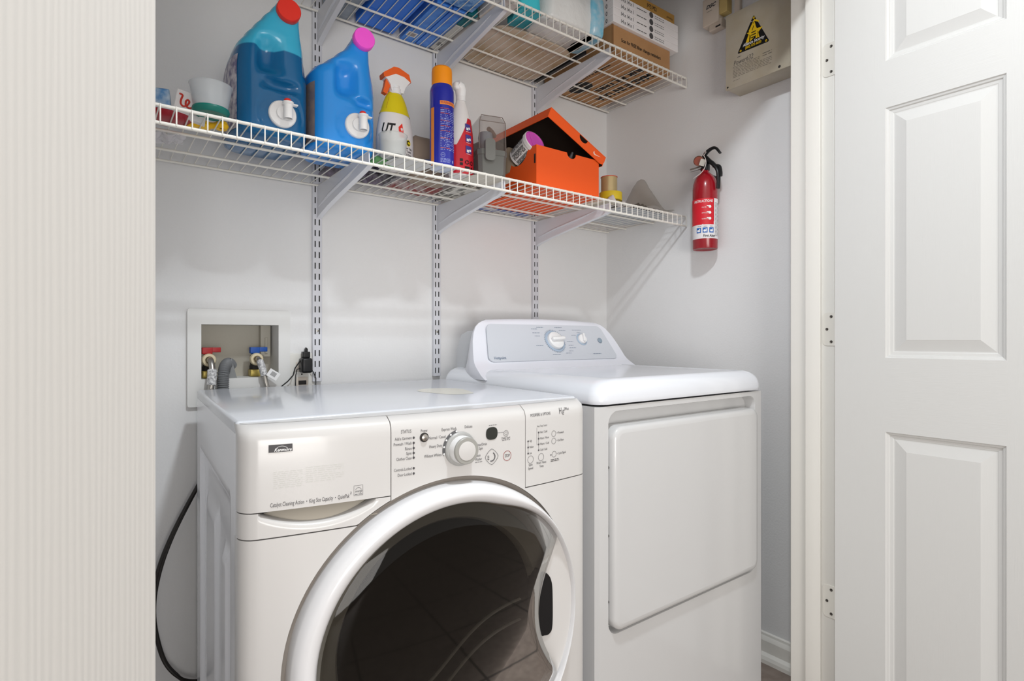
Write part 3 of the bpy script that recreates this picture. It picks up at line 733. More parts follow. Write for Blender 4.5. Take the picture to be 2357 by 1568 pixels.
def hose(label, pts, r, sleeve, m=CHROME, group='braided supply hoses'):
    t = thing('supply_hose', label, 'hose', (0, 0, 0), group=group)
    mb = MB(); P = [Vector(p) for p in pts]; Q = []
    for i in range(len(P)-1):
        for k in range(10):
            s_ = k/10; a = P[max(i-1, 0)]; b = P[i]; c = P[i+1]; d = P[min(i+2, len(P)-1)]
            Q.append(.5*((2*b)+(c-a)*s_+(2*a-5*b+4*c-d)*s_*s_+(3*b-a-3*c+d)*s_**3))
    Q.append(P[-1]); mb.tube(Q, [r*(1+.06*(i % 2)) for i in range(len(Q))], 14); mb.build('braided_tube', m, t)
    if sleeve:
        a, b, rr = sleeve; mb = MB(); mb.tube(Q[a:b], rr, 16); mb.build('paper_sleeve', mat('printed_paper', (222, 222, 222), .7, noise_col=((150, 150, 152), 220, .25)), t)
    return t
h1 = hose('steel braided hose on the red valve, wrapped in a printed sleeve', [(.247, .018, .980), (.2475, -.006, .978), (.2485, -.020, .955), (.246, -.028, .925), (.243, -.03, .89), (.243, -.03, .80)], .0075, (20, 34, .0115))
h2 = hose('steel braided hose on the blue valve, with a barcode tag', [(.3655, .018, .980), (.367, -.004, .978), (.372, -.018, .955), (.3775, -.028, .92), (.384, -.03, .88), (.386, -.03, .80)], .0068, (12, 27, .0095))
mb = MB(); F = frame((.377, -.036, .938), (.82, -.1, -.55), (.55, 0, .82)); mb.quad(0, .030, 0, .022, F); mb.mi = 1
for k in range(9): mb.quad(.008+k*.0016, .0088+k*.0016, .006, .018, lambda a, b: F(a, b)+Vector((0, -.0005, 0)))
mb.build('barcode_tag', [WHITEP, INK], h2)
t = thing('drain_hose', 'grey ribbed drain hose hooked over the outlet box edge', 'hose', (0, 0, 0))
mb = MB(); P = []
for i in range(90):
    s_ = i/89
    if s_ < .6: p = Vector((.272+.004*s_, -.022, .80+.145*s_/.6))
    else:
        a = (s_-.6)/.4*PI*.75; p = Vector((.276+.016*(1-math.cos(a)), -.022+.034*(1-math.cos(a)), .945+.026*math.sin(a)))
    P.append(p)
mb.tube(P, [.0135+(.0014 if i % 2 else -.0008) for i in range(90)], 18, mi=0)
mb.build('ribbed_tube', mat('grey_hose', (112, 114, 116), .5), t, angle=20)
mb = MB(); mb.prism([(.292, .975), (.297, .985), (.303, .962), (.312, .925), (.300, .915), (.288, .94)], -.004, .012); mb.build('hose_guide', mat('grey_hose_guide', (136, 138, 138), .5), t)

# power outlet with adapter
t = thing('wall_outlet', 'white double power socket plate behind the washer top', 'outlet', (.481, 0, .935))
mb = MB(); mb.box(-.036, .036, -.006, -.0004, -.055, .060, .0025); mb.build('cover_plate', mat('plate_white', (222, 220, 214), .4), t)
mb = MB()
for dz in (.022, -.022): mb.box(-.017, .017, -.0085, -.005, dz-.014, dz+.014, .004)
mb.build('socket_face', mat('socket_cream', (212, 202, 190), .45), t)
mb = MB(); mb.box(-.010, .012, -.0095, -.0080, -.030, -.018, .002); mb.lathe([(.0022, 0), (.0022, .0006)], 10, axis_m((0, -.006, 0), (0, -1, 0))); mb.build('socket_slots', DARK, t)
t = thing('power_adapter', 'black plug-in power adapter in the wall socket', 'power adapter', (.486, 0, .944))
mb = MB(); mb.box(-.0155, .0145, -.046, -.009, -.004, .038, .006, 4); mb.build('adapter_body', BLACK, t)
mb = MB(); mb.tube([(-.015, -.02, .008), (-.022, -.02, .006), (-.025, -.018, -.01), (-.026, -.016, -.05), (-.026, -.016, -.09)], .0013, 6); mb.tube([(.0145, -.02, .012), (.024, -.018, -.004), (.032, -.016, -.022), (.031, -.016, -.05), (.028, -.016, -.09)], .0013, 6); mb.build('adapter_cord', BLACK, t)
t = thing('appliance_plug', 'black plug with its cord above the square power adapter', 'plug', (.486, 0, .982))
mb = MB(); mb.box(-.008, .012, -.03, -.009, .000, .018, .002); mb.prism([(-.004, .014), (.006, .014), (.006, .026), (.002, .030), (-.001, .026)], -.026, -.016); mb.build('plug_body', BLACK, t)
mb = MB(); mb.tube([(-.001, -.022, .012), (-.014, -.026, -.006), (-.030, -.028, -.028), (-.036, -.03, -.048), (-.050, -.03, -.064), (-.070, -.03, -.080), (-.085, -.03, -.11)], .0018, 8); mb.build('cord', BLACK, t)
mb = MB()
for off in (0, .007):
    P = [(.262, -.02-off, .74), (.222-off*.5, -.035-off, .675), (.160-off*.6, -.04, .55), (.128-off*.8, -.04, .45), (.1195-off*.3, -.04, .356), (.137-off*.3, -.04, .255), (.165, -.04-off, .20), (.20+off, -.035, .165), (.30, -.035, .14+off)]
    V = [Vector(p) for p in P]; Q = []
    for i in range(len(V)-1):
        for k in range(8):
            s_ = k/8; a = V[max(i-1, 0)]; b = V[i]; c = V[i+1]; d = V[min(i+2, len(V)-1)]
            Q.append(.5*((2*b)+(c-a)*s_+(2*a-5*b+4*c-d)*s_*s_+(3*b-a-3*c+d)*s_**3))
    mb.tube(Q, .0042, 10)
tag(mb.build('hanging_cable', mat('dark_cord', (40, 37, 35), .5)), 'dark doubled cable hanging in a loop left of the washer', 'cable')

# ---------------------------------------------------------------- fire extinguisher
EX, EY = 1.690, -.513
t = thing('fire_extinguisher', 'red fire extinguisher hanging on the right wall', 'fire extinguisher', (EX, EY, 1.345))
rd = mat('extinguisher_red', (150, 16, 30), .25, coat=.4)
mb = MB(); mb.lathe([(0, .006), (.034, .004), (.040, 0), (.0415, .003), (.0415, .205), (.040, .222), (.035, .240), (.026, .254), (.016, .262), (.012, .268), (.012, .276), (0, .276)], 48); mb.build('cylinder', rd, t)
LB = lambda e: cyl(0, 0, .0417, math.radians(-130), 0, e)
mb = MB(); W_ = LB(.0002)
mb.quad(-.075, .055, .032, .090, W_, n=36); mb.quad(.020, .055, .088, .168, W_, n=10); mb.build('label', mat('label_white', (226, 224, 226), .4), t)
mb = MB(); W_ = LB(.0005); mb.quad(-.075, .0185, .079, .168, W_, n=30); mb.build('instruction_label', mat('label_red', (206, 30, 46), .4), t)
mb = MB(); W_ = LB(.0009); wr = lambda u, z: (lambda a, b: W_(u+a, z+b))
mb.text('INSTRUCTIONS', .0115, wr(.014, .158), 'RIGHT', shear=.15, bold=.02, sxs=.8)
for (z, s1) in ((.137, 'PULL PIN'), (.118, 'AIM NOZZLE'), (.098, 'SQUEEZE LEVER')): mb.text(s1, .0052, wr(-.022, z), 'LEFT', sxs=.7)
for z in (.139, .119, .099): mb.ring(.004, z, 0, .0048, W_, n=14); mb.quad(-.006, .006, z+.001, z+.004, W_, n=4)
mb.add([W_(-.022, .079), W_(-.018, .079), W_(.002, .096), W_(.001, .099)], [(0, 1, 2, 3)])
mb.build('label_print_white', WHITEP, t)
mb = MB(); mb.text('First Alert', .0125, wr(-.018, .0405), 'LEFT', bold=.025, sxs=.8, shear=.12)
for u in (-.036, -.016, .004): mb.fine(u, u+.012, .0715, .0745, 1, W_)
mb.build('label_print_black', INK, t)
mb = MB(); mb.fine(.0235, .052, .040, .155, 26, W_, fill=.4); mb.build('fine_print', mat('fine_grey', (150, 152, 154), .6), t)
mb = MB()
for u in (-.040, -.019, .002): mb.quad(u, u+.0155, .051, .0685, W_, n=4)
mb.build('label_icons', mat('icon_blue', (30, 96, 176), .5), t)
mb = MB(); W2 = LB(.0013)
for u in (-.040, -.019, .002):
    mb.ring(u+.006, .058, 0, .0036, W2, n=12, sy=1.1); mb.quad(u+.0095, u+.0125, .0545, .065, W2)
mb.build('icon_marks', WHITEP, t)
# valve head, gauge, levers, nozzle, tag
mb = MB(); mb.box(-.011, .011, -.013, .013, .270, .300, .004); mb.build('valve_head', BLACK, t)
mb = MB(); mb.tube([(-.004, .004, .285), (-.015, .048, .281)], .0062, 14); mb.build('nozzle', CHROME, t)
mb = MB(); M = axis_m((-.012, .016, .306), (-.85, -.45, -.12)); mb.lathe([(0, -.002), (.0155, -.002), (.0172, .004), (.0172, .010), (.0150, .011), (.0148, .009), (0, .009)], 32, M, caps=False); g_ = mb.build('gauge', mat('gauge_bronze', (150, 112, 96), .25, metal=.7), t)
mb = MB(); mb.lathe([(.0146, .0096), (0, .0096)], 32, M, caps=False); mb.build('gauge_dial', mat('gauge_face', (150, 70, 50), .2), g_)
mb = MB()
def bar(pts, wd, th):
    """flat lever in the y-z plane"""
    for (a, b) in zip(pts, pts[1:]):
        mb.tube([(0, a[0], a[1]), (0, b[0], b[1])], wd, 8, flat=th)
P = spl([(0, .010, .314), (0, -.008, .334), (0, -.030, .342), (0, -.044, .337), (0, -.058, .318)]); mb.tube(P, [.0095-.003*i/len(P) for i in range(len(P))], 14, flat=.6)
P = spl([(0, -.004, .315), (0, -.016, .302), (0, -.034, .285), (0, -.049, .262), (0, -.052, .235), (0, -.051, .200)]); mb.tube(P, [.0115-.004*i/len(P) for i in range(len(P))], 14, flat=.7)
mb.tube(spl([(.003, -.03, .282), (.003, -.052, .275), (.003, -.058, .255), (.003, -.058, .24)]), .006, 10)
mb.build('lever', BLACK, t)
mb = MB(); F = frame((-.027, .006, .288), (.35, -.75, -.35), (-.1, -.45, .85)); mb.quad(0, .018, 0, .022, F); mb.build('inspection_tag', mat('tag_paper', (206, 202, 192), .7), t)
mb = MB(); P = [(-.020, -.004, .324), (-.026, -.016, .31), (-.030, -.024, .29), (-.034, -.020, .268), (-.038, -.006, .253), (-.038, .012, .246), (-.034, .022, .244)]
mb.tube(spl(P), .0012, 6); mb.tube([(-.016, .002, .326), (-.022, -.010, .318), (-.024, -.02, .326), (-.018, -.014, .333), (-.013, -.004, .330)], .0012, 6); mb.build('safety_strap', mat('strap_pale', (226, 214, 210), .5), t)
mb = MB(); mb.box(.030, XR-EX, -.012, .012, .03, .26, .002); mb.build('wall_bracket', BLACK, t)

# ---------------------------------------------------------------- alarm cabinet and transformer
ac = mat('cabinet_grey', (188, 181, 166), .45, noise_col=((178, 168, 146), 14, .4))
t = thing('alarm_cabinet', 'grey metal alarm cabinet with a black triangle sticker on the right wall', 'control cabinet', (XR, -.612, 1.852))
mb = MB(); mb.box(-.075, -.0004, -.27, 0, 0, .238, .0015); mb.build('back_box', ac, t)
mb = MB(); mb.box(-.083, -.0745, -.272, .0015, -.002, .240, .0012); cd = mb.build('cover', ac, t)
AF = frame((-.083, 0, 0), (0, -1, 0), (0, 0, 1)); AF2 = frame((-.083, 0, 0), (0, -1, 0), (0, 0, 1), .0009); AF3 = frame((-.083, 0, 0), (0, -1, 0), (0, 0, 1), .0013)
def rpoly(pts, r, n=5):
    o = []; m = len(pts)
    for i in range(m):
        a, b, c = Vector(pts[i-1]), Vector(pts[i]), Vector(pts[(i+1) % m]); p = b+(a-b).normalized()*r; q = b+(c-b).normalized()*r
        for k in range(n+1):
            s_ = k/n; o.append(tuple(p*(1-s_)**2+b*2*s_*(1-s_)+q*s_*s_))
    return o
tri = rpoly([(.040, .101), (.1475, .098), (.096, .203)], .007)
mb = MB(); mb.add([AF(*p) for p in tri], [tuple(range(len(tri)))]); mb.build('triangle_sticker', mat('sticker_black', (16, 16, 16), .25), t)
mb = MB()
def poly(mb, pts, W): mb.add([W(*p) for p in pts], [tuple(range(len(pts)))])
cxs, czs = .0955, .147
# stylised A with a star behind
star = []
for i in range(10):
    a = PI/2+i*PI/5; r = (.028 if i % 2 == 0 else .0125); star.append((cxs+.004+r*math.cos(a), czs-.002+r*math.sin(a)))
poly(mb, star, AF2)
AF4 = frame((-.083, 0, 0), (0, -1, 0), (0, 0, 1), .0012); AF5 = frame((-.083, 0, 0), (0, -1, 0), (0, 0, 1), .0015)
poly(mb, [(cxs-.0265, czs-.024), (cxs-.016, czs-.024), (cxs+.003, czs+.032), (cxs-.003, czs+.032)], AF4)
poly(mb, [(cxs+.008, czs-.022), (cxs+.019, czs-.022), (cxs+.004, czs+.032), (cxs-.001, czs+.032)], AF5)
poly(mb, [(cxs-.016, czs+.010), (cxs-.012, czs+.005), (cxs+.004, czs+.034), (cxs+.018, czs+.025), (cxs+.019, czs+.029), (cxs+.003, czs+.041)], AF5)
for u in ((.0965, .193), (.052, .1065), (.137, .104)): mb.ring(u[0], u[1], .0015, .0034, AF2, n=14)
mb.build('sticker_star', mat('sticker_yellow', (236, 196, 20), .4), t)
mb = MB()
AF6 = frame((-.083, 0, 0), (0, -1, 0), (0, 0, 1), .0018)
for k in range(3): mb.quad(cxs-.007, cxs+.009, czs-.016+k*.008, czs-.013+k*.008, AF6)
for q in (-.0125, .0145): mb.quad(cxs+q-.0006, cxs+q+.0006, czs-.022, czs-.002, AF6)
mb.build('sticker_lines', BLACK, t)
mb = MB(); mb.text('Alliance Security', .0135, lambda a, b: AF3(.0955+a, .1195+b), 'CENTER', shear=.2, bold=.02, sxs=.78); mb.fine(.086, .107, .182, .185, 1, AF3); mb.build('sticker_name', WHITEP, t)
mb = MB(); mb.text('(800) 875-6650', .0115, lambda a, b: AF3(.0945+a, .1085+b), 'CENTER', bold=.02, sxs=.75); mb.build('sticker_phone', MATS['sticker_yellow'], t)
mb = MB(); mb.text('Power632', .0225, lambda a, b: AF(.027+a, .0745+b), shear=.18, sxs=.72, bold=-.004); mb.fine(.040, .054, .089, .093, 1, AF)
mb.build('model_name', INK, t)
mb = MB(); random.seed(5); mb.fine(.025, .115, .052, .066, 3, AF, fill=.3); mb.fine(.025, .155, .028, .052, 5, AF, fill=.3); mb.fine(.125, .155, .058, .072, 2, AF, fill=.3); mb.fine(.025, .048, .018, .021, 1, AF, fill=.4)
mb.build('small_print', mat('small_print_grey', (112, 106, 98), .6), t)
for (yy, zz, rr) in ((-.006, .006, .0033), (-.178, .008, .0043)):
    mb = MB(); mb.lathe([(0, .001), (rr*.9, .0006), (rr, 0)], 12, axis_m((-.083, yy, zz), (-1, 0, 0)), caps=False); mb.build('screw', DARK, t)
t = thing('alarm_transformer', 'small cream module box on the wall left of the alarm cabinet', 'wall module', (XR, -.490, 2.106))
cm = mat('cream_plastic', (206, 194, 180), .5)
mb = MB(); mb.box(-.035, -.0004, -.062, 0, .018, .115, .004); mb.box(-.028, -.0004, -.070, -.02, -.002, .03, .004); mb.build('housing', cm, t)
mb = MB(); mb.box(-.030, -.0005, -.092, -.062, .04, .10, .002); mb.build('yellowed_side', mat('yellowed', (196, 172, 110), .5), t)
DF = frame((-.035, 0, .018), (0, -1, 0), (0, 0, 1)); mb = MB(); mb.text('DSC', .017, lambda a, b: DF(.015+a, .063+b), shear=.3, bold=.05, sxs=1.1); mb.fine(.018, .038, .046, .049, 1, DF); mb.build('lettering', INK, t)
mb = MB(); mb.box(-.0292, -.0278, -.066, -.048, .002, .007); mb.build('terminal_slot', DARK, t)
t = thing('cable_trunking', 'pale vertical cable conduit rising above the alarm cabinet', 'conduit', (XR, -.600, 2.091))
mb = MB(); mb.box(-.016, -.0004, -.02, .0, .0, .345, .002); mb.build('channel', cm, t)

# ---------------------------------------------------------------- detergent jugs
def superel(x0, x1, y0, y1, z, n=96, ex=3.4):
    o = []; cx_, cy_, a, b = (x0+x1)/2, (y0+y1)/2, (x1-x0)/2, (y1-y0)/2
    for i in range(n):
        t = 2*PI*i/n; c_, s_ = math.cos(t), math.sin(t)
        o.append(Vector((cx_+a*math.copysign(abs(c_)**(2/ex), c_), cy_+b*math.copysign(abs(s_)**(2/ex), s_), z)))
    return o
def jug(name, label, loc, rz, key, spig, capc, capm, bodym, pockets, zmax, labelbox, lip):
    t = thing(name, label, 'detergent jug', loc, rz, 'blue detergent jugs')
    Z = []; zs = [k[0] for k in key]; NZ = 70
    rings = []
    for j in range(NZ+1):
        f = j/NZ; z = zs[-1]*(f if f > .08 else f)
        i = max(k for k in range(len(zs)) if zs[k] <= z+1e-9); i = min(i, len(zs)-2); s_ = (z-zs[i])/(zs[i+1]-zs[i]); s2 = s_*s_*(3-2*s_)*.5+s_*.5
        v = [key[i][q]+(key[i+1][q]-key[i][q])*s2 for q in range(1, 5)]
        r = superel(*v, z)
        for p in r:
            fr_ = max(0, min(1, (v[2]+(v[3]-v[2])*.45-p.y)/((v[3]-v[2])*.3)))   # front half only
            d = 0
            for (px_, pz_, sx_, sz_, dep) in pockets: d += dep*math.exp(-(((p.x-px_)/sx_)**4+((p.z-pz_)/sz_)**4))
            rr = math.hypot(p.x-spig[0], (p.z-spig[1])); 
            d += .006*math.exp(-((rr-.047)/.0035)**2)
            if rr < .044: d += .003
            p.y += d*fr_
        rings.append(r)
    mb = MB(); mb.loft(rings); body = mb.build('bottle', bodym, t, angle=60)
    # neck and cap facing forwards
    cx_, cz_ = capc; ax = Vector((-.06, -1, .06)).normalized()
    mb = MB(); mb.lathe([(.021, -.045), (.0225, -.012), (.0225, 0)], 32, axis_m((cx_, .002, cz_), ax), caps=False); mb.build('neck', bodym, t)
    mb = MB(); M = axis_m((cx_, .002, cz_)-ax*0 if False else Vector((cx_, .002, cz_)), ax)
    pr = [(.0250, -.006), (.0260, -.004), (.0260, .010), (.0245, .0125), (0, .0130)]
    mb.lathe(pr, 40, M, caps=False); mb.build('cap', capm, t)
    # spigot
    sx_, sz_ = spig; mb = MB(); M = axis_m((sx_, .0015, sz_), (0, -1, 0))
    mb.lathe([(.0300, -.002), (.0300, .004), (.0280, .0065), (.015, .0075), (.0145, .013), (0, .013)], 40, M, caps=False); sp = mb.build('spigot', WHITEP, t)
    mb = MB(); mb.lathe([(.0082, -.020), (.0095, -.020), (.0098, .010), (.0120, .0125), (.0120, .0165), (0, .0170)], 28, T(sx_+.006, -.024, sz_+.004), caps=False)
    mb.lathe([(.0082, -.020), (.0080, -.004), (0, -.004)], 28, T(sx_+.006, -.024, sz_+.004), caps=False)
    mb.box(sx_+.002, sx_+.026, -.031, -.019, sz_+.0145, sz_+.018, .0015); mb.box(sx_-.002, sx_+.012, -.024, -.004, sz_-.002, sz_+.018, .003); mb.build('nozzle', WHITEP, sp)
    mb = MB(); mb.lathe([(.0078, .0), (.0078, .006), (.006, .0085), (0, .009)], 24, T(sx_+.005, -.023, sz_+.0195), caps=False); mb.build('push_button', RED, sp)
    # side label
    if labelbox:
        y0, y1, z0, z1, lm = labelbox; mb = MB()
        def lf(a, b):
            z = z0+(z1-z0)*b; y = y0+(y1-y0)*a; i = max(k for k in range(len(zs)) if zs[k] <= z); i = min(i, len(zs)-2); s_ = (z-zs[i])/(zs[i+1]-zs[i])
            v = [key[i][q]+(key[i+1][q]-key[i][q])*s_ for q in range(1, 5)]; cy_, b_2 = (v[2]+v[3])/2, (v[3]-v[2])/2
            q = min(.999, abs((y-cy_)/b_2)); a_ = (v[1]-v[0])/2
            return Vector(((v[0]+v[1])/2-a_*(1-q**3.4)**(1/3.4)-.0012, y, z))
        mb.grid(lf, 14, 14); mb.build('side_label', lm, t)
    return t
# translucent plastic holding liquid: dark up to the fill level, lighter above it
def jug_mat(name, low, high, level, edge=.0015):
    m = mat(name, low, .22, coat=.2); nt = m.node_tree; b = nt.nodes['Principled BSDF']
    tc = nt.nodes.new('ShaderNodeTexCoord'); sp = nt.nodes.new('ShaderNodeSeparateXYZ'); nt.links.new(tc.outputs['Object'], sp.inputs[0])
    mr = nt.nodes.new('ShaderNodeMapRange'); mr.inputs[1].default_value = level-edge; mr.inputs[2].default_value = level+edge; nt.links.new(sp.outputs['Z'], mr.inputs[0])
    mx = nt.nodes.new('ShaderNodeMixRGB'); mx.inputs[1].default_value = s2l(low)+(1,); mx.inputs[2].default_value = s2l(high)+(1,)
    nt.links.new(mr.outputs[0], mx.inputs[0]); nt.links.new(mx.outputs[0], b.inputs['Base Color']); return m
key1 = [(0, .010, .155, .010, .185), (.008, .002, .163, .002, .212), (.02, 0, .166, 0, .216), (.15, 0, .166, 0, .214), (.185, .004, .163, 0, .200), (.205, .010, .158, 0, .180), (.225, .024, .150, .001, .145), (.245, .040, .144, .002, .115), (.268, .058, .140, .003, .092), (.290, .076, .138, .004, .078), (.308, .088, .134, .008, .066), (.318, .098, .128, .016, .055)]
lab1 = mat('streaked_label', (206, 202, 208), .4, noise_col=((110, 104, 140), 60, .25))
jug('detergent_jug', 'large teal blue jug with red cap, taller of the two', (.2440, -.345, DZ1+.002), 0, key1, (.096, .051), (.109, .286), RED, jug_mat('jug_teal', (14, 98, 150), (62, 180, 216), .196),
    [(.068, .178, .022, .036, .030), (.094, .116, .036, .012, .020), (.154, .185, .009, .030, .014)], .318, (.03, .165, .012, .175, lab1), 0)
key2 = [(0, .010, .150, .010, .160), (.008, .002, .158, .002, .170), (.02, 0, .161, 0, .173), (.15, 0, .161, 0, .173), (.178, 0, .158, 0, .168), (.192, .008, .153, 0, .150), (.207, .030, .147, .001, .125), (.230, .056, .141, .002, .10), (.252, .080, .138, .003, .085), (.272, .093, .136, .004, .073), (.290, .102, .134, .010, .06), (.300, .108, .128, .018, .05)]
lab2 = mat('grey_beige_label', (150, 132, 122), .4, noise_col=((118, 110, 118), 40, .3))
jug('detergent_jug', 'bright blue jug with pink cap, shorter of the two', (.4100, -.352, DZ1+.002), 0, key2, (.101, .062), (.117, .275), mat('cap_pink', (255, 92, 222), .4), mat('jug_blue', (36, 144, 230), .25, coat=.2),
    [(.076, .168, .024, .036, .030), (.118, .122, .022, .010, .016)], .30, (.025, .150, .012, .155, lab2), 0)

# ---------------------------------------------------------------- spray bottle with the orange trigger
t = thing('spray_bottle', 'white spray bottle with orange trigger and yellow neck wrap', 'spray bottle', (.645, -.275, DZ1+.002))
prof = [(.046, 0), (.0505, .004), (.052, .012), (.052, .07), (.050, .10), (.045, .13), (.038, .153)]
prof2 = [(.038, .153), (.0325, .172), (.026, .188), (.0205, .198), (.016, .203)]
mb = MB(); mb.lathe(prof, 48, sy=.62, caps=True); mb.build('bottle', mat('bottle_white', (232, 228, 226), .35), t)
mb = MB(); mb.lathe([(r+.0004, z) for r, z in [(.0425, .141), (.038, .153)]]+[(r+.0004, z) for r, z in prof2], 48, sy=.62, caps=False); mb.build('neck_wrap', mat('wrap_yellow', (226, 206, 22), .35), t)
mb = MB(); mb.lathe([(.0165, .198), (.0170, .212), (.0150, .214), (.0150, .220)], 28); mb.build('collar', WHITEP, t)
K = .00122; conv = lambda pts: [((x-907)*K, .268-(y-158)*K*.97) for x, y in pts]
mb = MB(); mb.prism(conv([(895, 212), (893, 200), (886, 190), (880, 186), (905, 171), (926, 174), (940, 183), (928, 198), (923, 213)]), -.012, .012); mb.build('spray_head', WHITEP, t)
mb = MB(); mb.prism(conv([(876, 178), (877, 187), (883, 186), (905, 173), (925, 175), (941, 184), (936, 167), (912, 158), (900, 159)]), -.0135, .0135); mb.build('head_shroud', mat('orange_plastic', (236, 98, 28), .4), t)
mb = MB(); mb.prism(conv([(884, 188), (893, 187), (894.5, 200), (886, 222), (877, 219), (881, 204)]), -.007, .007); mb.build('trigger', MATS['orange_plastic'], t)
mb = MB()
def ell(rx, ry, a0, z0, e=.0006):
    def f(a, b):
        th = a0+a/rx; k = 1
        z = z0+b; r = .052 if z < .07 else (.052-(z-.07)*.0667 if z < .10 else .050-(z-.10)*.1667 if z < .13 else .045-(z-.13)*.304)
        return Vector(((r+e)*math.cos(th), (r+e)*.62*math.sin(th)-.0002, z))
    return f
W_ = ell(.05, .03, math.radians(-118), .095)
mb.text('UT', .038, lambda a, b: W_(a-.012, b), 'CENTER', shear=.3, bold=.03, sxs=.75); mb.build('brand_lettering', BLACK, t)
mb = MB(); poly(mb, [(.0215, -.018), (.036, -.018), (.031, .020), (.0195, .008)], lambda a, b: W_(a+.001, b)); mb.build('red_flash', RED, t)
W_ = ell(.05, .03, math.radians(-72), .035); mb = MB()
mb.ring(.010, .032, 0, .0085, W_, n=16); mb.build('round_mark', MATS['wrap_yellow'], t)
mb = MB(); W3 = ell(.05, .03, math.radians(-72), .035, .0010)
mb.ring(.010, .032, .0035, .0065, W3, n=14, t0=.6, t1=5.6)
for st, z in (('For Tubs,', .017), ('Toilets', .0085), ('& Sinks', 0)): mb.text(st, .0082, lambda a, b: W3(a+.012, b+z), 'CENTER', sxs=.8, bold=.01)
mb.fine(.004, .020, -.010, -.006, 1, W3); mb.build('small_lettering', BLACK, t)
mb = MB(); mb.text('SUPER SIZE', .007, lambda a, b: Vector(((.0345+.0009)*math.cos(-2.35+a*0)+a*.25-.004, -(.0345)*.62*.72-.003, .165+b+a*.9)), 'CENTER', bold=.02); mb.build('neck_lettering', mat('wrap_red', (176, 70, 30), .5), t)

# ---------------------------------------------------------------- clear cups
clear = mat('frosted_plastic', (206, 208, 206), .35, alpha=.55)
def cup(name, label, loc, r0, r1, h, m, basem=None, basename='base_ring'):
    t = thing(name, label, 'cup', loc, group='clear plastic cups')
    mb = MB(); mb.lathe([(0, .002), (r0, .002), (r0, .0), (r0+(r1-r0)*.5, h*.5), (r1, h), (r1+.0012, h), (r1-.0008, h-.002), (r0+(r1-r0)*.5-.0014, h*.5), (r0-.0012, .004), (0, .004)], 40, caps=False); mb.build('cup_wall', m, t)
    return t
cup('measuring_cup', 'clear plastic cup in front of the white spray bottle', (.597, -.368, DZ1+.002), .031, .035, .052, clear)
t = cup('plastic_cup', 'frosted clear cup on a teal green base near the shelf left end', (.1965, -.348, DZ1+.024), .031, .040, .052, mat('frosted_blue', (214, 220, 224), .3, alpha=.40))
mb = MB(); mb.lathe([(.0345, .004), (.0355, .0), (.033, -.006), (.030, -.009), (.027, -.004), (.031, .002)], 40, caps=False); mb.lathe([(0, -.006), (.030, -.008)], 40, caps=False); mb.build('base_ring', mat('teal_plastic', (24, 116, 104), .4), t)
spm = mat('green_sponge', (112, 172, 108), .8, bump=('noise', 300, .5))
for x_, y_, r_, lb_ in ((.584, -.298, .1, 'left one of the two green sponge pads behind the clear cup'), (.624, -.300, -.1, 'right one of the two green sponge pads behind the clear cup')):
    mb = MB(); mb.box(-.017, .017, -.026, .028, 0, .011, .003); o = mb.build('sponge', spm); o.location = (x_, y_, DZ1+.001); o.rotation_euler = (0, 0, r_); tag(o, lb_, 'sponge', 'green sponge pads')

# carton with the red cursive w, red dish, yellow scoop, plastic wrap
t = thing('small_carton', 'small white and blue carton with a red cursive letter, at the left end', 'carton', (.1290, -.318, DZ1+.013), math.radians(-8))
mb = MB(); M = Matrix.Rotation(math.radians(10), 4, 'Y')
mb.box(0, .060, 0, .05, 0, .056, .0015, 1, M); mb.build('box', mat('carton_white', (226, 224, 224), .6), t)
mb = MB(); mb.box(-.038, -.0005, .0, .05, -.006, .050, .002, 1, Matrix.Rotation(math.radians(-4), 4, 'Y')); mb.build('box_side', mat('carton_blue', (176, 196, 214), .5, noise_col=((70, 130, 186), 45, .25)), t)
F = frame((0, 0, 0), M.to_3x3() @ Vector((1, 0, 0)), M.to_3x3() @ Vector((0, 0, 1)), .0006)
mb = MB(); P = [(.006, .046), (.012, .044), (.011, .034), (.012, .026), (.017, .022), (.023, .026), (.026, .034), (.023, .038), (.020, .034), (.021, .026), (.026, .022), (.032, .024), (.036, .032), (.035, .040), (.031, .042)]
V = []
for i in range(len(P)-1):
    for k in range(6):
        s_ = k/6; a, b, c, d = [Vector(P[max(0, min(len(P)-1, i+q))]) for q in (-1, 0, 1, 2)]
        V.append(.5*((2*b)+(c-a)*s_+(2*a-5*b+4*c-d)*s_*s_+(3*b-a-3*c+d)*s_**3))
mb.tube([F(*v)+Vector((0, -.0003, 0)) for v in V], .0018, 8, flat=1); mb.ring(.046, .024, .0045, .0052, F, n=16, sy=1.5); mb.build('cursive_mark', mat('mark_red', (200, 52, 36), .5), t)
t = thing('red_dish', 'shallow dark red plastic dish under the small carton', 'dish', (.118, -.295, DZ1+.002))
mb = MB(); mb.lathe([(0, .001), (.040, 0), (.050, .005), (.056, .0105), (.0545, .0105), (.048, .006), (.039, .003), (0, .003)], 40, sy=.8, caps=False); mb.build('dish', mat('dish_red', (158, 22, 36), .35), t)
t = thing('yellow_scoop', 'yellow plastic scoop lying in front of the large jug', 'scoop', (.196, -.292, DZ1+.001), math.radians(-20))
yl = mat('yellow_plastic', (240, 190, 20), .35)
mb = MB(); mb.lathe([(0, .0), (.018, .001), (.0235, .008), (.022, .016), (.010, .019), (0, .0195)], 28, T(-.018, 0, 0), sx=1.25, caps=False); mb.build('bowl', yl, t)
mb = MB(); mb.tube([(.000, 0, .010), (.016, 0, .012), (.026, -.002, .013)], [.009, .008, .010], 12, flat=.8); mb.lathe([(.004, -.006), (.011, -.008), (.0145, 0), (.011, .008), (.004, .006)], 24, T(.030, -.002, .012), caps=False); mb.build('handle', yl, t)
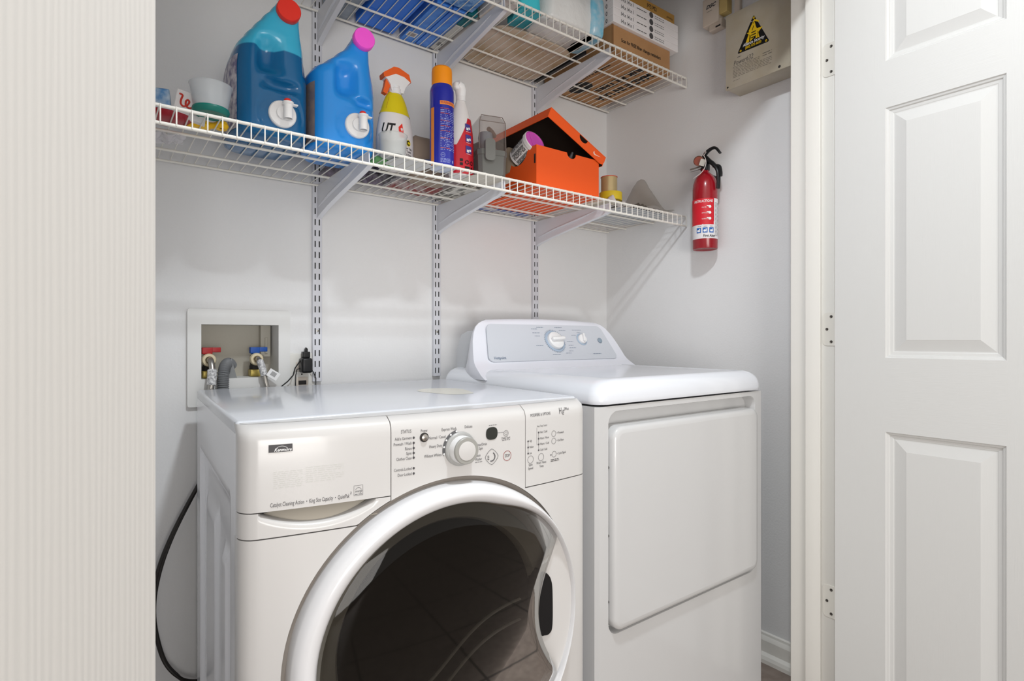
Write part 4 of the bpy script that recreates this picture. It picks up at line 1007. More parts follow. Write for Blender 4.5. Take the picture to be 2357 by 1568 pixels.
def crumple(mb, x0, x1, y0, y1, z, amp, sc_, n=22, seed=0, taper=0):
    def f(a, b):
        x, y = x0+(x1-x0)*a, y0+(y1-y0)*b
        nz = noise.noise(Vector((x*sc_+seed, y*sc_, seed*.7)))+.5*noise.noise(Vector((x*sc_*2.3, y*sc_*2.3, seed)))
        e = min(a, 1-a, b, 1-b)*6; e = min(1, e)
        j = .006*noise.noise(Vector((x*30, y*30, seed+5)))
        return Vector((x+j*(1 if a in (0, 1) else .4), y+j, z+max(0, amp*(.5+nz)*(.35+.65*e))))
    mb.grid(f, n, n)
mb = MB(); crumple(mb, -.045, .045, -.035, .04, 0, -.0, 30, seed=3)
vv = list(mb.bm.verts)
for v in vv: v.co.z = -.004-abs(.022*noise.noise(v.co*38+Vector((2, 0, 1))))*(1-min(1, (v.co.xy.length/.05))**2)*2
o = mb.build('plastic_wrap', mat('clear_wrap', (222, 218, 222), .2, alpha=.5)); o.location = (.118, -.22, DZ1-.002); tag(o, 'torn clear plastic wrap sagging through the lower shelf, far left', 'plastic wrap')

# brown bag, aerosol, red bottle, olive tub
t = thing('brown_pouch', 'brown paper pouch with a blue band, behind the blue aerosol can', 'pouch', (.775, -.205, DZ1+.001))
mb = MB(); R = []
for z, a, b in ((0, .050, .030), (.012, .056, .036), (.07, .056, .034), (.105, .052, .026), (.125, .045, .014), (.132, .036, .004)):
    r = superel(-a, a, -b, b, z, 48, 2.6); R.append([p+Vector((0, .004*noise.noise(p*40), .004*noise.noise(p*30))) for p in r])
mb.loft(R); mb.build('pouch', mat('kraft', (158, 140, 124), .7, bump=('noise', 50, .4)), t)
mb = MB(); mb.tube([(-.054+.108*i/16, -.037-.002*math.sin(i), .046+.010*math.sin(i/16*PI)) for i in range(17)], .0045, 6, flat=.5); mb.tube([(-.054+.108*i/16, -.038, .030+.006*math.sin(i/16*PI)) for i in range(17)], .0035, 6, flat=.5); mb.build('band', mat('band_blue', (38, 92, 170), .5), t)
t = thing('aerosol_can', 'blue aerosol can with an orange cap, front edge of lower shelf', 'aerosol can', (.746, -.350, DZ1+.001))
ab = mat('can_blue', (34, 42, 160), .22, coat=.4)
R_ = .0325
mb = MB(); mb.lathe([(R_-.004, .0), (R_, .002), (R_, .006)], 48); mb.build('base_rim', mat('rim_pale', (206, 214, 232), .3), t)
mb = MB(); mb.lathe([(R_, .006), (R_, .205), (R_-.002, .214), (R_-.006, .222), (.0255, .225), (0, .225)], 48, caps=False); mb.build('can', ab, t)
mb = MB(); mb.lathe([(.0272, .216), (.0272, .258), (.0262, .266), (.022, .2705), (0, .2715)], 48, caps=False); mb.build('cap', mat('cap_orange', (250, 150, 12), .4), t)
CA = cyl(0, 0, R_, math.radians(-126), 0, .0004); CB = cyl(0, 0, R_, math.radians(-126), 0, .0008)
mb = MB(); mb.quad(-.030, -.018, .004, .156, CA, n=4); mb.quad(-.0015, .050, .162, .172, CA, n=12); mb.build('orange_panels', mat('panel_orange', (236, 142, 60), .45), t)
mb = MB(); random.seed(11)
mb.fine(.000, .046, .042, .150, 24, CA, fill=.42)
mb.ring(.0065, .030, .0052, .0060, CA, n=20); mb.text('NFO', .004, lambda a, b: CA(.0065+a, .030+b), 'CENTER'); mb.fine(0, .028, .010, .022, 4, CA); mb.quad(.034, .040, .012, .019, CA); mb.build('can_print', mat('print_pale', (150, 160, 214), .5), t)
mb = MB(); mb.text('ANTI-PERSPIRANT'[:0]+'WARNING', .0085, lambda a, b: CB(.0+a, .167+b), bold=.02, sxs=.9); 
for z in (.152, .139, .120, .106, .093, .074, .048): mb.fine(0, .026, z-.002, z+.002, 1, CB)
mb.build('can_headings', mat('print_red', (186, 74, 66), .5), t)
t = thing('spray_bottle', 'red and white spray bottle with a white nozzle, behind the blue aerosol', 'spray bottle', (.825, -.318, DZ1+.001))
rb = mat('bottle_red', (206, 32, 48), .3, coat=.2)
PR = [(.034, 0), (.037, .004), (.038, .02), (.038, .08), (.036, .12), (.030, .16), (.024, .185), (.017, .205), (.013, .215)]
mb = MB(); mb.lathe(PR, 40, sy=.72); mb.build('bottle', MATS['bottle_white'], t)
mb = MB(); vs_, fs = [], []; n = 60
rad = lambda z: next(PR[i][0]+(PR[i+1][0]-PR[i][0])*(z-PR[i][1])/(PR[i+1][1]-PR[i][1]) for i in range(len(PR)-1) if PR[i][1] <= z <= PR[i+1][1])
for i in range(n+1):
    a = math.radians(-150)+math.radians(170)*i/n; u = i/n
    ztop = min(.162, .082+.105*max(0, (u-.10)/.45)**1.1)
    for j in range(13):
        z = .004+(ztop-.004)*j/12; r = rad(z)+.0006; vs_.append((r*math.cos(a), r*.72*math.sin(a), z))
for i in range(n):
    for j in range(12): fs.append((i*13+j, (i+1)*13+j, (i+1)*13+j+1, i*13+j+1))
mb.add(vs_, fs); mb.build('red_wrap', rb, t)
def rw(a0, z0, e):
    def f(a, b): z = z0+b; th = a0+a/.036; r = rad(max(0, z))+e; return Vector((r*math.cos(th), r*.74*math.sin(th), z))
    return f
Wb = rw(math.radians(-112), 0, .0012); mb = MB()
for z in (.062, .093, .124): mb.quad(.012, .032, z, z+.020, Wb, n=5)
mb.build('blue_pictures', mat('picture_blue', (70, 62, 140), .5), t)
mb = MB(); Wc = rw(math.radians(-112), 0, .0017)
for z in (.062, .093, .124): mb.quad(.015, .022, z+.002, z+.009, Wc); mb.ring(.026, z+.008, 0, .0035, Wc, n=12); mb.fine(.014, .030, z-.004, z-.0015, 1, Wc)
mb.build('picture_marks', WHITEP, t)
mb = MB()
for u in (.016, .031): mb.ring(u, .036, .0035, .0060, Wc, n=18, t0=.2, t1=2); mb.ring(u, .036, .0035, .0060, Wc, n=8, t0=2.3, t1=4.1); mb.ring(u, .036, .0035, .0060, Wc, n=8, t0=4.4, t1=6.1)
mb.fine(.010, .034, .018, .025, 1, Wc, fill=.9); mb.fine(-.004, .004, .024, .046, 2, Wc, fill=.7); mb.build('black_print', BLACK, t)
mb = MB(); mb.lathe([(.0135, .212), (.014, .224), (.011, .228)], 24); mb.tube([(0, 0, .214), (0, 0, .228), (-.001, -.001, .244), (-.006, -.004, .254), (-.016, -.008, .258)], [.011, .0145, .0165, .0145, .010], 16); mb.box(-.026, .006, -.013, .008, .240, .262, .007); mb.build('nozzle_head', WHITEP, t)
t = thing('lidded_tub', 'small olive tub with cream rim, between red bottle and grey case', 'tub', (.912, -.228, DZ1+.001))
mb = MB(); mb.lathe([(.020, .004), (.021, .010), (.021, .055), (.018, .060), (0, .062)], 28, caps=False); mb.build('tub', mat('olive', (140, 122, 74), .5), t)
mb = MB(); mb.lathe([(.019, 0), (.0235, .001), (.024, .005), (.021, .0065)], 28); mb.build('rim', mat('cream', (224, 214, 196), .5), t)

# ---------------------------------------------------------------- grey case with the clear cover
t = thing('storage_case', 'grey plastic case with a tall clear cover and front latch', 'case', (.8975, -.372, DZ1+.001), math.radians(-16))
gp = mat('grey_plastic', (104, 104, 100), .45)
def rsec(hw, d0, d1, z, ch=.010): return [Vector(p) for p in ((-hw+ch, d0, z), (hw-ch, d0, z), (hw, d0+ch, z), (hw, d1-ch, z), (hw-ch, d1, z), (-hw+ch, d1, z), (-hw, d1-ch, z), (-hw, d0+ch, z))]
mb = MB(); mb.loft([rsec(.034, .006, .105, 0), rsec(.040, 0, .112, .010), rsec(.042, 0, .115, .062), rsec(.044, -.002, .117, .064), rsec(.044, -.002, .117, .078), rsec(.042, 0, .115, .079)]); mb.build('case_base', gp, t, angle=20)
mb = MB(); mb.loft([rsec(.0415, .0005, .1145, .079), rsec(.040, .0015, .112, .158), rsec(.034, .008, .105, .174), rsec(.030, .014, .098, .177)], caps=True); mb.build('clear_cover', mat('smoke_clear', (150, 138, 130), .12, alpha=.28, coat=.3), t, angle=20)
mb = MB(); 
for hwx in (-1, 1): mb.tube([(hwx*.0395, .003, .079), (hwx*.038, .004, .158), (hwx*.031, .011, .176)], .0011, 6)
mb.tube([(-.038, .0035, .158), (.038, .0035, .158)], .0010, 6); mb.tube([(-.031, .011, .1765), (.031, .011, .1765)], .0010, 6); mb.build('cover_edges', mat('edge_grey', (128, 116, 110), .3), t)
mb = MB(); o_ = rrect(-.0255, .0035, .045, .106, .010, 6); mb.prism(o_, -.010, -.001); mb.build('latch', mat('latch_grey', (116, 116, 112), .45), t)
mb = MB(); mb.lathe([(.0, .055), (.019, .050), (.0215, .036), (.0185, .018), (.008, .0), (.006, -.02), (0, -.02)], 28, T(-.010, .038, .085)); mb.build('inner_funnel', mat('inner_blue_grey', (128, 134, 144), .25), t)
mb = MB(); mb.tube([(-.004, .028, .146), (.012, .045, .145), (.026, .065, .142)], .0065, 12); mb.build('inner_tube', mat('inner_brown', (120, 96, 84), .4), t)
t = thing('dark_case', 'dark brown case standing behind the grey case, beside the shoe box', 'case', (.985, -.245, DZ1+.001), math.radians(4))
mb = MB(); mb.loft([rsec(.022, 0, .10, 0, .006), rsec(.026, 0, .105, .02, .006), rsec(.024, 0, .10, .12, .006), rsec(.016, .01, .09, .165, .006)]); mb.build('shell', mat('dark_brown', (78, 62, 56), .35), t, angle=20)

# ---------------------------------------------------------------- orange shoe box with the lid askew
OR = mat('shoebox_orange', (246, 92, 24), .55); ORI = mat('shoebox_inside', (46, 34, 26), .8)
SX0, SY0, SW, SD, SH = 1.054, -.372, .262, .300, .124
t = thing('shoe_box', 'orange cardboard shoe box on the lower shelf, its lid askew', 'shoe box', (SX0, SY0, DZ1+.0032))
def wall_notch(mb, F, L, H, cx_, r, th=.002):
    """upright panel of length L with a thumb notch in its top edge"""
    top = [(0, H)]; 
    for i in range(13): a = PI+PI*i/12; top.append((cx_+r*math.cos(a), H+r*math.sin(a)*.85))
    top.append((L, H)); out = [(0, 0)]+[top[0]]+top[1:]+[(L, 0)]
    pts = []
    for p in out:
        if not pts or p != pts[-1]: pts.append(p)
    n = len(pts); a = [F(p[0], p[1], 0) for p in pts]; b = [F(p[0], p[1], th) for p in pts]
    mb.add(a, [tuple(range(n))[::-1]], mi=0); mb.add(b, [tuple(range(n))], mi=1)
    mb.add(a+b, [(i, (i+1) % n, (i+1) % n+n, i+n) for i in range(n)], mi=0)
mb = MB()
wall_notch(mb, lambda a, b, d: (a, d, b), SW, SH, .142, .019)
wall_notch(mb, lambda a, b, d: (d, SD-a, b), SD-.0023, SH, SD-.092, .050)
mb.box(SW-.002, SW, .0023, SD-.0023, 0, SH, mi=0); mb.box(.0023, SW, SD-.002, SD, .0002, SH, mi=0); mb.box(.0001, SW-.0001, .0001, SD-.0001, -.0012, -.0002, mi=0)
mb.add([(.002, .002, .0012), (SW-.002, .002, .0012), (SW-.002, SD-.002, .0012), (.002, SD-.002, .0012)], [(0, 1, 2, 3)], mi=1)
mb.build('box', [OR, ORI], t, angle=20)
mb = MB(); mb.box(-.0012, .0008, .004, .010, .070, .098, .0008); mb.build('tab_slot', BLACK, t)
LM = T(.054, -.006, .246) @ Matrix.Rotation(math.radians(24.5), 4, 'Y') @ T(0, 0, 0)
LW, LD, LH = .258, .306, .034
mb = MB()
outp = [(0, 0), (0, -LH), (LW-.012, -LH), (LW-.006, -LH+.002), (LW, -LH+.012), (LW, 0)]
def panel(mb, pts, F, th=.002):
    n = len(pts); a = [LM @ Vector(F(p[0], p[1], 0)) for p in pts]; b = [LM @ Vector(F(p[0], p[1], th)) for p in pts]
    mb.add(a, [tuple(range(n))], mi=0); mb.add(b, [tuple(range(n))[::-1]], mi=1); mb.add(a+b, [(i, (i+1) % n, (i+1) % n+n, i+n) for i in range(n)], mi=0)
Z0 = -.0023
notch = [(0, Z0)]+[(0, -LH)]+[(LW-.014, -LH), (LW-.004, -LH+.004), (LW, -LH+.014), (LW, Z0)]+[(.150+.019*math.cos(a), Z0+.019*.85*-math.sin(a)) for a in lin(0, PI, 10)]
panel(mb, notch, lambda a, b, d: (a, d, b))
panel(mb, [(.0023, Z0), (.0023, -LH), (LD-.0023, -LH), (LD-.0023, Z0)], lambda a, b, d: (d, a, b))
panel(mb, [(.0023, Z0), (.0023, -LH), (LD-.0023, -LH), (LD-.0023, Z0)], lambda a, b, d: (LW-d, a, b))
panel(mb, [(0, Z0), (0, -LH), (LW, -LH), (LW, Z0)], lambda a, b, d: (a, LD-d, b))
panel(mb, [(0, 0), (LW, 0), (LW, LD), (0, LD)], lambda a, b, d: (a, b, -d))
lid = mb.build('lid', [OR, ORI], t, angle=20)
F = lambda a, b: LM @ Vector((a, -.0006, b))
mb = MB(); sw = [(.205, -.012), (.2025, -.019), (.206, -.0235), (.213, -.0235), (.238, -.0135), (.214, -.0195), (.2085, -.0185)]
mb.add([F(*p) for p in sw], [tuple(range(len(sw)))]); mb.build('swoosh', mat('swoosh_white', (246, 214, 200), .5), lid)
t = thing('lidded_tub', 'white printed tub with a pink lid poking out of the shoe box', 'tub', (1.074, -.300, 1.622))
ax = Vector((.06, -.90, .40)).normalized(); M = axis_m((0, 0, 0), ax)
mb = MB(); mb.lathe([(0, -.045), (.031, -.045), (.034, .028), (.038, .029), (.038, .040), (.036, .042)], 40, M, caps=False); mb.build('tub', MATS['bottle_white'], t)
mb = MB(); mb.lathe([(.0365, .0405), (.034, .042), (.033, .0385), (0, .0385)], 40, M, caps=False); mb.box(-.012, .012, -.030, .030, .0385, .0405, .001, 1, M); mb.build('pink_lid', mat('lid_pink', (216, 92, 194), .4), t)
mb = MB(); random.seed(21)
def tw(a, b): th = a/.033; r = .0326+(b+.045)*.036; return M @ Vector(((r+.0006)*math.cos(th), (r+.0006)*math.sin(th), b))
for k in range(9): mb.fine(-.10+k*.023, -.10+k*.023+.019, -.036, .020, 13, tw, fill=.6)
mb.build('tub_print', INK, t)
t = thing('squeeze_bottle', 'grey squeeze bottle tip showing in the shoe box thumb notch', 'bottle', (1.2095, -.3095, 1.546))
mb = MB(); M = axis_m((0, 0, 0), Vector((.25, -.25, .9)).normalized()); mb.lathe([(0, -.02), (.018, -.02), (.018, .062), (.012, .074), (.007, .076)], 28, M); mb.build('bottle', mat('bottle_grey', (126, 128, 130), .4), t)
mb = MB(); mb.lathe([(.007, .076), (.007, .082), (.0052, .083), (.0056, .088), (.0040, .089), (.0042, .094), (.0028, .098), (0, .099)], 20, M, caps=False); mb.build('nozzle', mat('nozzle_grey', (84, 84, 86), .4), t)
t = thing('paper_pouch', 'tan crumpled pouch beside the pink-lidded tub', 'pouch', (1.072, -.222, 1.602), math.radians(10))
mb = MB(); R = []
for z, a, b in ((-.04, .022, .03), (-.02, .026, .032), (.02, .025, .026), (.04, .020, .012), (.045, .016, .004)): R.append([p+Vector((.003*noise.noise(p*60), .003*noise.noise(p*50), .004*noise.noise(p*40))) for p in superel(-a, a, -b, b, z, 40, 2.6)])
mb.loft(R); mb.build('pouch', mat('tan_paper', (150, 132, 110), .6, bump=('noise', 60, .4)), t)

# ---------------------------------------------------------------- tape, ribbons, mesh bag
RX = 1.448
t = thing('tape_roll', 'yellow tape roll under the gold ribbon spool', 'tape roll', (RX, -.300, DZ1+.030), 0)
mb = MB(); mb.lathe([(.020, 0), (.039, 0), (.0395, .001), (.0395, .027), (.039, .028), (.020, .028), (.020, 0)], 44, caps=False); mb.build('roll', mat('tape_yellow', (226, 198, 44), .45), t)
t = thing('ribbon_spool', 'gold ribbon spool with a red edge on the yellow tape roll', 'ribbon spool', (RX-.010, -.302, DZ1+.0585), group='ribbon spools')
mb = MB(); mb.lathe([(0, .0), (.028, .0), (.028, .050)], 40, caps=False); mb.build('ribbon', mat('gold_ribbon', (196, 176, 130), .3, metal=.3), t)
mb = MB(); mb.lathe([(.0285, .050), (.0292, .051), (.0292, .0525), (0, .053)], 40, caps=False); mb.build('flange', mat('flange_red', (206, 92, 66), .5), t)
t = thing('ribbon_spool', 'green and white patterned ribbon spool behind the gold one', 'ribbon spool', (RX+.026, -.262, DZ1+.0585), group='ribbon spools')
pm = mat('patterned_ribbon', (226, 222, 200), .5); nt = pm.node_tree; ck = nt.nodes.new('ShaderNodeTexChecker'); ck.inputs['Scale'].default_value = 260; ck.inputs[1].default_value = s2l((70, 104, 80))+(1,); ck.inputs[2].default_value = s2l((222, 218, 170))+(1,)
tc = nt.nodes.new('ShaderNodeTexCoord'); nt.links.new(tc.outputs['Object'], ck.inputs['Vector']); nt.links.new(ck.outputs[0], nt.nodes['Principled BSDF'].inputs['Base Color'])
mb = MB(); mb.lathe([(0, 0), (.024, 0), (.024, .050), (0, .050)], 32, caps=False); mb.build('ribbon', pm, t)
mb = MB(); crumple(mb, -.050, .045, -.045, .045, 0, .034, 26, n=30, seed=9)
o = mb.build('crumpled_paper', mat('tissue_white', (216, 210, 212), .7, alpha=.92), angle=25); o.location = (RX-.008, -.312, DZ1+.002); tag(o, 'crumpled white paper beneath the yellow tape roll', 'paper')
t = thing('mesh_bag', 'grey translucent mesh bag peaked against the right wall, holding dark sticks', 'bag', (1.640, -.235, DZ1+.001))
mb = MB()
def bagf(a, b):
    x = -.115+.215*a; y = -.115+.20*b; pk = math.exp(-((x-.045)/.055)**2-((y-.0)/.07)**2); n_ = noise.noise(Vector((x*22, y*22, 3)))
    return Vector((x, y, max(.001, .150*pk*(1-.22*abs(n_))+.020*n_+.012)))
mb.grid(bagf, 30, 30); mb.build('mesh', mat('bag_mesh', (168, 158, 146), .35, alpha=.38, bump=('noise', 120, .8, .004)), t, angle=80)
mb = MB()
for k in range(7):
    y = -.10+.02*k; mb.tube([(-.09+.01*k, y, .020+.004*(k % 3)), (.03, y+.02, .026+.006*(k % 2)), (.075, y+.03, .022)], .0040, 6)
for k in range(8): mb.tube([(-.02+.008*k, -.05, .026), (-.01+.008*k, -.02, .050+.004*(k % 3)), (.0+.008*k, .02, .040)], .0036, 6)
mb.build('dark_sticks', mat('stick_dark', (40, 34, 28), .6), t)

# ---------------------------------------------------------------- flat things lying on the lower shelf
def flat_pack(name, label, cat, loc, w_, d_, h_, m, rz=0, amp=.004, seed=1, group=None):
    mb = MB(); R = []
    for (z, k) in ((0, .94), (h_*.2, 1), (h_*.8, 1), (h_, .92)):
        R.append([p+Vector((amp*noise.noise(p*34+Vector((seed, 0, 0))), amp*noise.noise(p*34+Vector((0, seed, 0))), (.6*amp*noise.noise(p*28+Vector((0, 0, seed))) if z else 0))) for p in superel(-w_/2*k, w_/2*k, -d_/2*k, d_/2*k, z, 64, 5)])
    mb.loft(R); o = mb.build(name, m); o.location = loc; o.rotation_euler = (0, 0, rz); tag(o, label, cat, group); return o
pb = mat('purple_wrap', (126, 112, 132), .35, noise_col=((40, 34, 40), 36, .2), alpha=.85)
mb = MB(); crumple(mb, -.095, .09, -.07, .07, 0, .045, 24, n=40, seed=4); o = mb.build('plastic_bag', pb, angle=30); o.location = (.600, -.135, DZ1+.001); tag(o, 'crumpled purple and black plastic bag behind the white spray bottle', 'plastic bag')
mb = MB(); crumple(mb, -.08, .08, -.06, .05, 0, .022, 26, n=36, seed=6); o = mb.build('plastic_bag', mat('pink_wrap', (196, 176, 174), .35, noise_col=((150, 70, 66), 18, .12), alpha=.9), angle=30); o.location = (.778, -.105, DZ1+.001); tag(o, 'crumpled pinkish plastic bag on the shelf behind the blue aerosol', 'plastic bag')
flat_pack('paper_sheets', 'flat white paper sheets under the pouch, left of the clear cup', 'paper', (.655, -.335, DZ1+.0005), .11, .075, .0012, mat('paper_white', (218, 218, 216), .7), .1, .001)
flat_pack('paper_pad', 'off-white paper pad with print, under the red spray bottle', 'paper pad', (.935, -.150, DZ1+.0005), .140, .200, .006, mat('paper_print', (216, 212, 204), .65, noise_col=((120, 118, 112), 30, .08)), 0, .002)
flat_pack('paper_pad', 'stack of pale sheets lying under the grey case', 'paper pad', (.900, -.330, DZ1-.0005), .13, .10, .001, mat('paper_cream', (222, 216, 202), .65), 0, .001, seed=4)
flat_pack('printed_leaflet', 'white and blue printed leaflet between shoe box and back wall', 'leaflet', (1.155, -.043, DZ1+.001), .27, .045, .003, mat('leaflet', (208, 206, 208), .5, noise_col=((96, 112, 168), 16, .12)), 0, .002, seed=8)
flat_pack('magazine', 'stack of pale magazines under the mesh bag', 'magazine', (1.575, -.245, DZ1+.0003), .27, .24, .0008, mat('magazine_grey', (196, 196, 196), .5, noise_col=((168, 174, 182), 20, .4)), 0, .001, seed=2)
flat_pack('magazine', 'cream booklet lying between the shoe box and the tape roll', 'booklet', (1.365, -.335, DZ1+.001), .075, .09, .006, mat('booklet_cream', (222, 208, 186), .6), .15, .002, seed=5)

# ---------------------------------------------------------------- things on the upper shelf
Z2 = DZ2+.002
def carton(name, label, cat, x0, x1, y0, y1, z0, z1, m, group=None, rz=0, bev=.0015):
    group = {'blue_carton': 'blue cartons on the upper shelf', 'white_carton': 'white cartons on the upper shelf', 'cardboard_box': 'brown cardboard boxes on the upper shelf'}.get(name, group)
    t = thing(name, label, cat, ((x0+x1)/2, (y0+y1)/2, z0), rz, group)
    a, b = (x1-x0)/2, (y1-y0)/2
    mb = MB(); mb.box(-a, a, -b, b, 0, z1-z0, bev, 1); mb.build('box', m, t); return t, a, b
flat_pack('plastic_bundle', 'clear plastic wrapped bundle at the upper shelf left of the blue carton', 'bundle', (.583, -.10, Z2), .082, .20, .07, mat('clear_bundle', (158, 172, 186), .2, alpha=.7, noise_col=((190, 200, 212), 30, .3)), .1, .012, 3)
t, a, b = carton('blue_carton', 'big deep blue carton above the pink-capped jug', 'carton', .635, .756, -.385, -.022, Z2, Z2+.10, mat('carton_deep_blue', (14, 116, 232), .35))
t, a, b = carton('blue_carton', 'slim blue carton with a white barcode patch underneath', 'carton', .786, .836, -.255, -.008, Z2, Z2+.16, mat('carton_mid_blue', (84, 154, 244), .3, noise_col=((62, 130, 222), 30, .4)))
mb = MB(); F = frame((-a, -b, 0), (1, 0, 0), (0, -1, 0), .0006); mb.quad(.002, .034, -.210, -.182, F); mb.mi = 1
for k in range(12): mb.quad(.006+k*.002, .0070+k*.002, -.206, -.187, lambda p, q: F(p, q)+Vector((0, 0, -.0004)))
mb.build('barcode', [WHITEP, mat('barcode_brown', (110, 86, 76), .5)], t)
carton('blue_carton', 'slim blue carton right of the barcode one, almost touching it', 'carton', .840, .886, -.255, -.014, Z2, Z2+.15, mat('carton_mid_blue2', (68, 130, 230), .3, noise_col=((88, 156, 244), 26, .3)))
carton('blue_packet', 'light blue bubble-patterned packet in front of the slim cartons', 'packet', .792, .900, -.36, -.262, Z2, Z2+.08, mat('packet_blue', (70, 132, 206), .3, noise_col=((130, 176, 226), 50, .1)), bev=.008)
t, a, b = carton('white_carton', 'flat white carton with a black barcode, left of the middle bracket', 'carton', .890, .917, -.185, -.018, Z2, Z2+.09, mat('carton_paper', (208, 206, 200), .6))
mb = MB(); F = frame((0, 0, 0), (1, 0, 0), (0, -1, 0), .0006)
for k in range(12): mb.quad(-.010, .002, -.052+k*.0019, -.0512+k*.0019, F)
mb.fine(.004, .008, -.052, -.03, 1, F); mb.build('barcode', INK, t)
carton('teal_carton', 'dark teal carton behind the flat white carton', 'carton', .888, .9195, -.262, -.190, Z2, Z2+.13, mat('carton_teal', (10, 110, 120), .4))
flat_pack('white_pack', 'white plastic pack above the middle bracket, front of upper shelf', 'pack', (.953, -.318, Z2), .070, .13, .09, mat('pack_white', (222, 216, 210), .3, bump=('noise', 40, .4)), 0, .008, 2)
carton('white_carton', 'long white carton lying right of the middle bracket', 'carton', .928, .975, -.235, -.012, Z2, Z2+.05, mat('carton_paper2', (220, 216, 214), .55))
o = flat_pack('marbled_board', 'beige marbled board lying under the packs of the upper shelf', 'board', (1.150, -.146, Z2-.001), .325, .262, .010, mat('marble_beige', (224, 210, 196), .5, noise_col=((176, 150, 112), 9, .35)), 0, .0003)
flat_pack('teal_bag', 'bright teal printed bag standing at the upper shelf front edge', 'bag', (1.035, -.335, Z2), .075, .105, .17, mat('bag_teal', (0, 138, 152), .3, noise_col=((70, 196, 210), 7, .12)), -.2, .008, 7)
t = thing('wipes_pack', 'white plastic pack with a pale blue end, left of the white boxes', 'pack', (1.205, -.315, Z2+.010))
def pack(x0, x1, y0, y1, h, amp, seed):
    R = []
    for (z, k) in ((0, .93), (h*.08, 1), (h*.5, 1.02), (h*.9, 1), (h, .88)):
        R.append([p+Vector((amp*noise.noise(p*24+Vector((seed, 0, 0))), amp*noise.noise(p*24+Vector((0, seed, 0))), 0)) for p in superel((x0+x1)/2-(x1-x0)/2*k, (x0+x1)/2+(x1-x0)/2*k, (y0+y1)/2-(y1-y0)/2*k, (y0+y1)/2+(y1-y0)/2*k, z, 64, 4)])
    return R
mb = MB(); mb.loft(pack(-.115, .100, -.075, .09, .12, .010, 4)); mb.build('wrapper', mat('wrapper_white', (226, 226, 224), .3, bump=('noise', 35, .9, .004)), t, angle=60)
mb = MB(); mb.loft(pack(.055, .125, -.080, .06, .13, .010, 9)); mb.build('pale_end', mat('wrapper_blue', (186, 208, 220), .2, noise_col=((120, 190, 216), 24, .25)), t, angle=40)
mb = MB(); mb.box(-.006, .006, -.13, .13, 0, .012, .001); o = mb.build('black_strip', BLACK); o.location = (1.325, -.170, Z2-.001); tag(o, 'thin black strip lying beside the right upper bracket', 'strip')
# brown cardboard box with lettering
kb_ = mat('cardboard', (186, 142, 98), .75, noise_col=((172, 128, 84), 12, .5))
t, a, b = carton('cardboard_box', 'brown cardboard box with black print underneath, at the right end', 'cardboard box', 1.386, 1.690, -.366, -.014, Z2, Z2+.092, kb_)
mb = MB(); F = frame((-a, -b, 0), (1, 0, 0), (0, 0, 1), .0006)
mb.text('Scan for FREE filter change reminders', .0170, lambda p, q: F(.043+p, .050+q), bold=.02, sxs=.80)
G = frame((-a, -b, 0), (0, 1, 0), (1, 0, 0), .0006)       # underside, read from below
for i in range(1):
    mb.add([G(.262+.052*math.cos(t_)+.0, .105+.040*math.sin(t_)) for t_ in lin(0, 2*PI*39/40, 39)], [tuple(range(40))])
mb.text('AIR FILTERS', .052, lambda p, q: G(.330-p*-1-.31, .175+q), bold=.05, sxs=.85)
mb.text('MADE IN USA', .052, lambda p, q: G(.330-p*-1-.30, .235+q), bold=.05, sxs=.85)
mb.text('PREMIUM PLEATED', .020, lambda p, q: G(.07+p, .060+q), bold=.02, sxs=.9); mb.text('-  L  -', .020, lambda p, q: G(.10+p, .088+q), sxs=1)
mb.build('lettering', mat('box_ink', (24, 22, 20), .7), t)
mb = MB(); mb.text('premium', .014, lambda p, q: G(.262+p, .105+q)+Vector((0, 0, -.0006)), 'CENTER', sxs=1); mb.build('oval_lettering', kb_, t)
mb = MB(); mb.box(-a-.0003, -a+.006, -b-.0003, -b+.002, .0, .092); mb.build('corner_seam', mat('cardboard_edge', (134, 96, 60), .8), t)
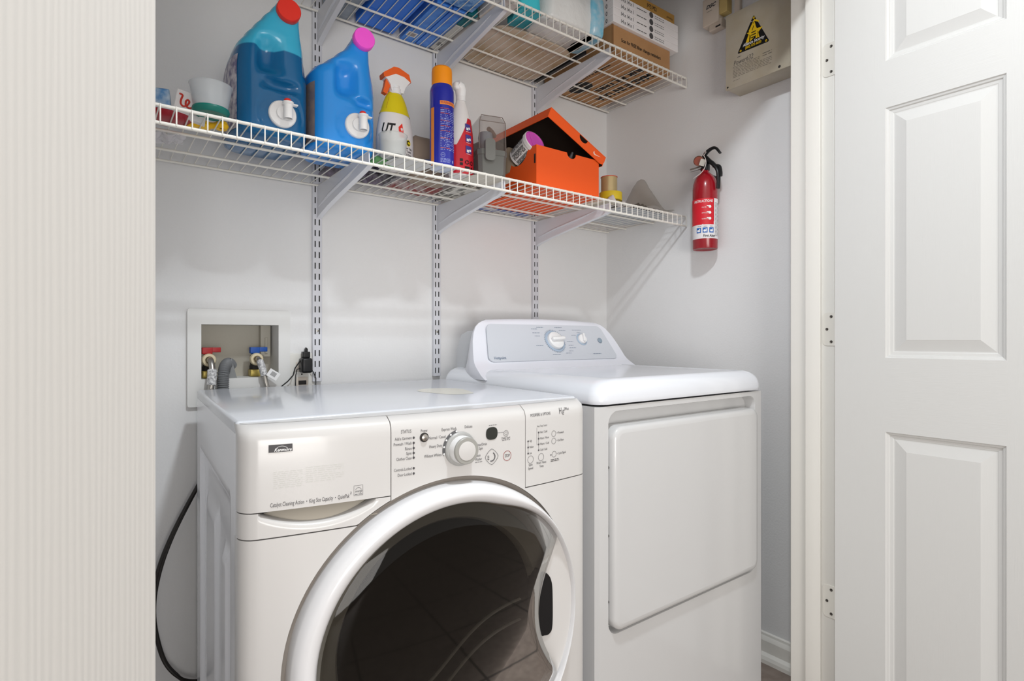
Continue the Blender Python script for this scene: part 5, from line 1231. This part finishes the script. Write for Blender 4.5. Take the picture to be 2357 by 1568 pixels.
# stacked white filter boxes
fbm = mat('filter_box_white', (240, 236, 236), .55)
FZ = Z2+.0925; FH = .0245; FX0, FX1, FY0 = 1.378, 1.722, -.378
def filter_box(z, lab, first):
    t = thing('filter_box', lab, 'filter box', ((FX0+FX1)/2, -.20, z), 0, 'white filter boxes stacked on the cardboard box')
    a, b = (FX1-FX0)/2, .178
    mb = MB(); mb.box(-a, a, -b, b, .0003, FH-.0003, .0012, 1); mb.build('box', fbm, t)
    mb = MB(); F = frame((-a, -b, 0), (1, 0, 0), (0, 0, 1), .0006)
    mb.text('14 x 14 x 1', .0175, lambda p, q: F(.035+p, .0120+q), bold=.015, sxs=.82); mb.fine(.116, .166, .008, .014, 1, F)
    mb.ring(.192, .012, 0, .0105, F, n=20); 
    for k in range(2): mb.fine(.210, .262, .006+k*.007, .010+k*.007, 1, F)
    S = frame((-a, b, 0), (0, -1, 0), (0, 0, 1), .0006)
    mb.text('0', .0205, lambda p, q: S(.326+p, .012+q), 'CENTER', bold=.01, sxs=.85)
    for (p0, p1) in ((.262, .300), (.225, .258)):
        for (c, d, e, f) in ((p0, p1, .003, .0036), (p0, p1, .0206, .0212), (p0, p0+.0006, .003, .0212), (p1-.0006, p1, .003, .0212)): mb.quad(c, d, e, f, S)
        mb.fine(p0+.003, p1-.003, .006, .018, 2, S, fill=.5)
    mb.fine(.17, .21, .009, .014, 1, S)
    mb.build('lettering', INK, t); return t
f0 = filter_box(FZ, 'white 14 x 14 filter box, lowest of the stack on the cardboard box', 1)
for k, lab in enumerate(('white 14 x 14 filter box, second from the bottom of the stack', 'white 14 x 14 filter box, third from the bottom of the stack', 'white 14 x 14 filter box, topmost of the stack')):
    dup(f0, ((FX0+FX1)/2, -.20, FZ+FH*(k+1)), label=lab)
t, a, b = carton('cardboard_box', 'flat tan cardboard box on top of the white filter boxes', 'cardboard box', 1.400, 1.706, -.374, -.045, FZ+FH*4+.0005, FZ+FH*4+.036, mat('cardboard_tan', (184, 140, 70), .7))
mb = MB(); F = frame((a, -b, .0), (-1, 0, 0), (0, 0, -1), .0006); F = (lambda p, q: Vector((a-p, -b-.0006, .032-q)))
mb.text('12x12x1', .020, lambda p, q: F(.10+p, .013+q), bold=.02, sxs=.8); mb.text('Honest!', .012, lambda p, q: F(.012+p, .018+q), sxs=.9); mb.build('lettering', MATS['box_ink'], t)
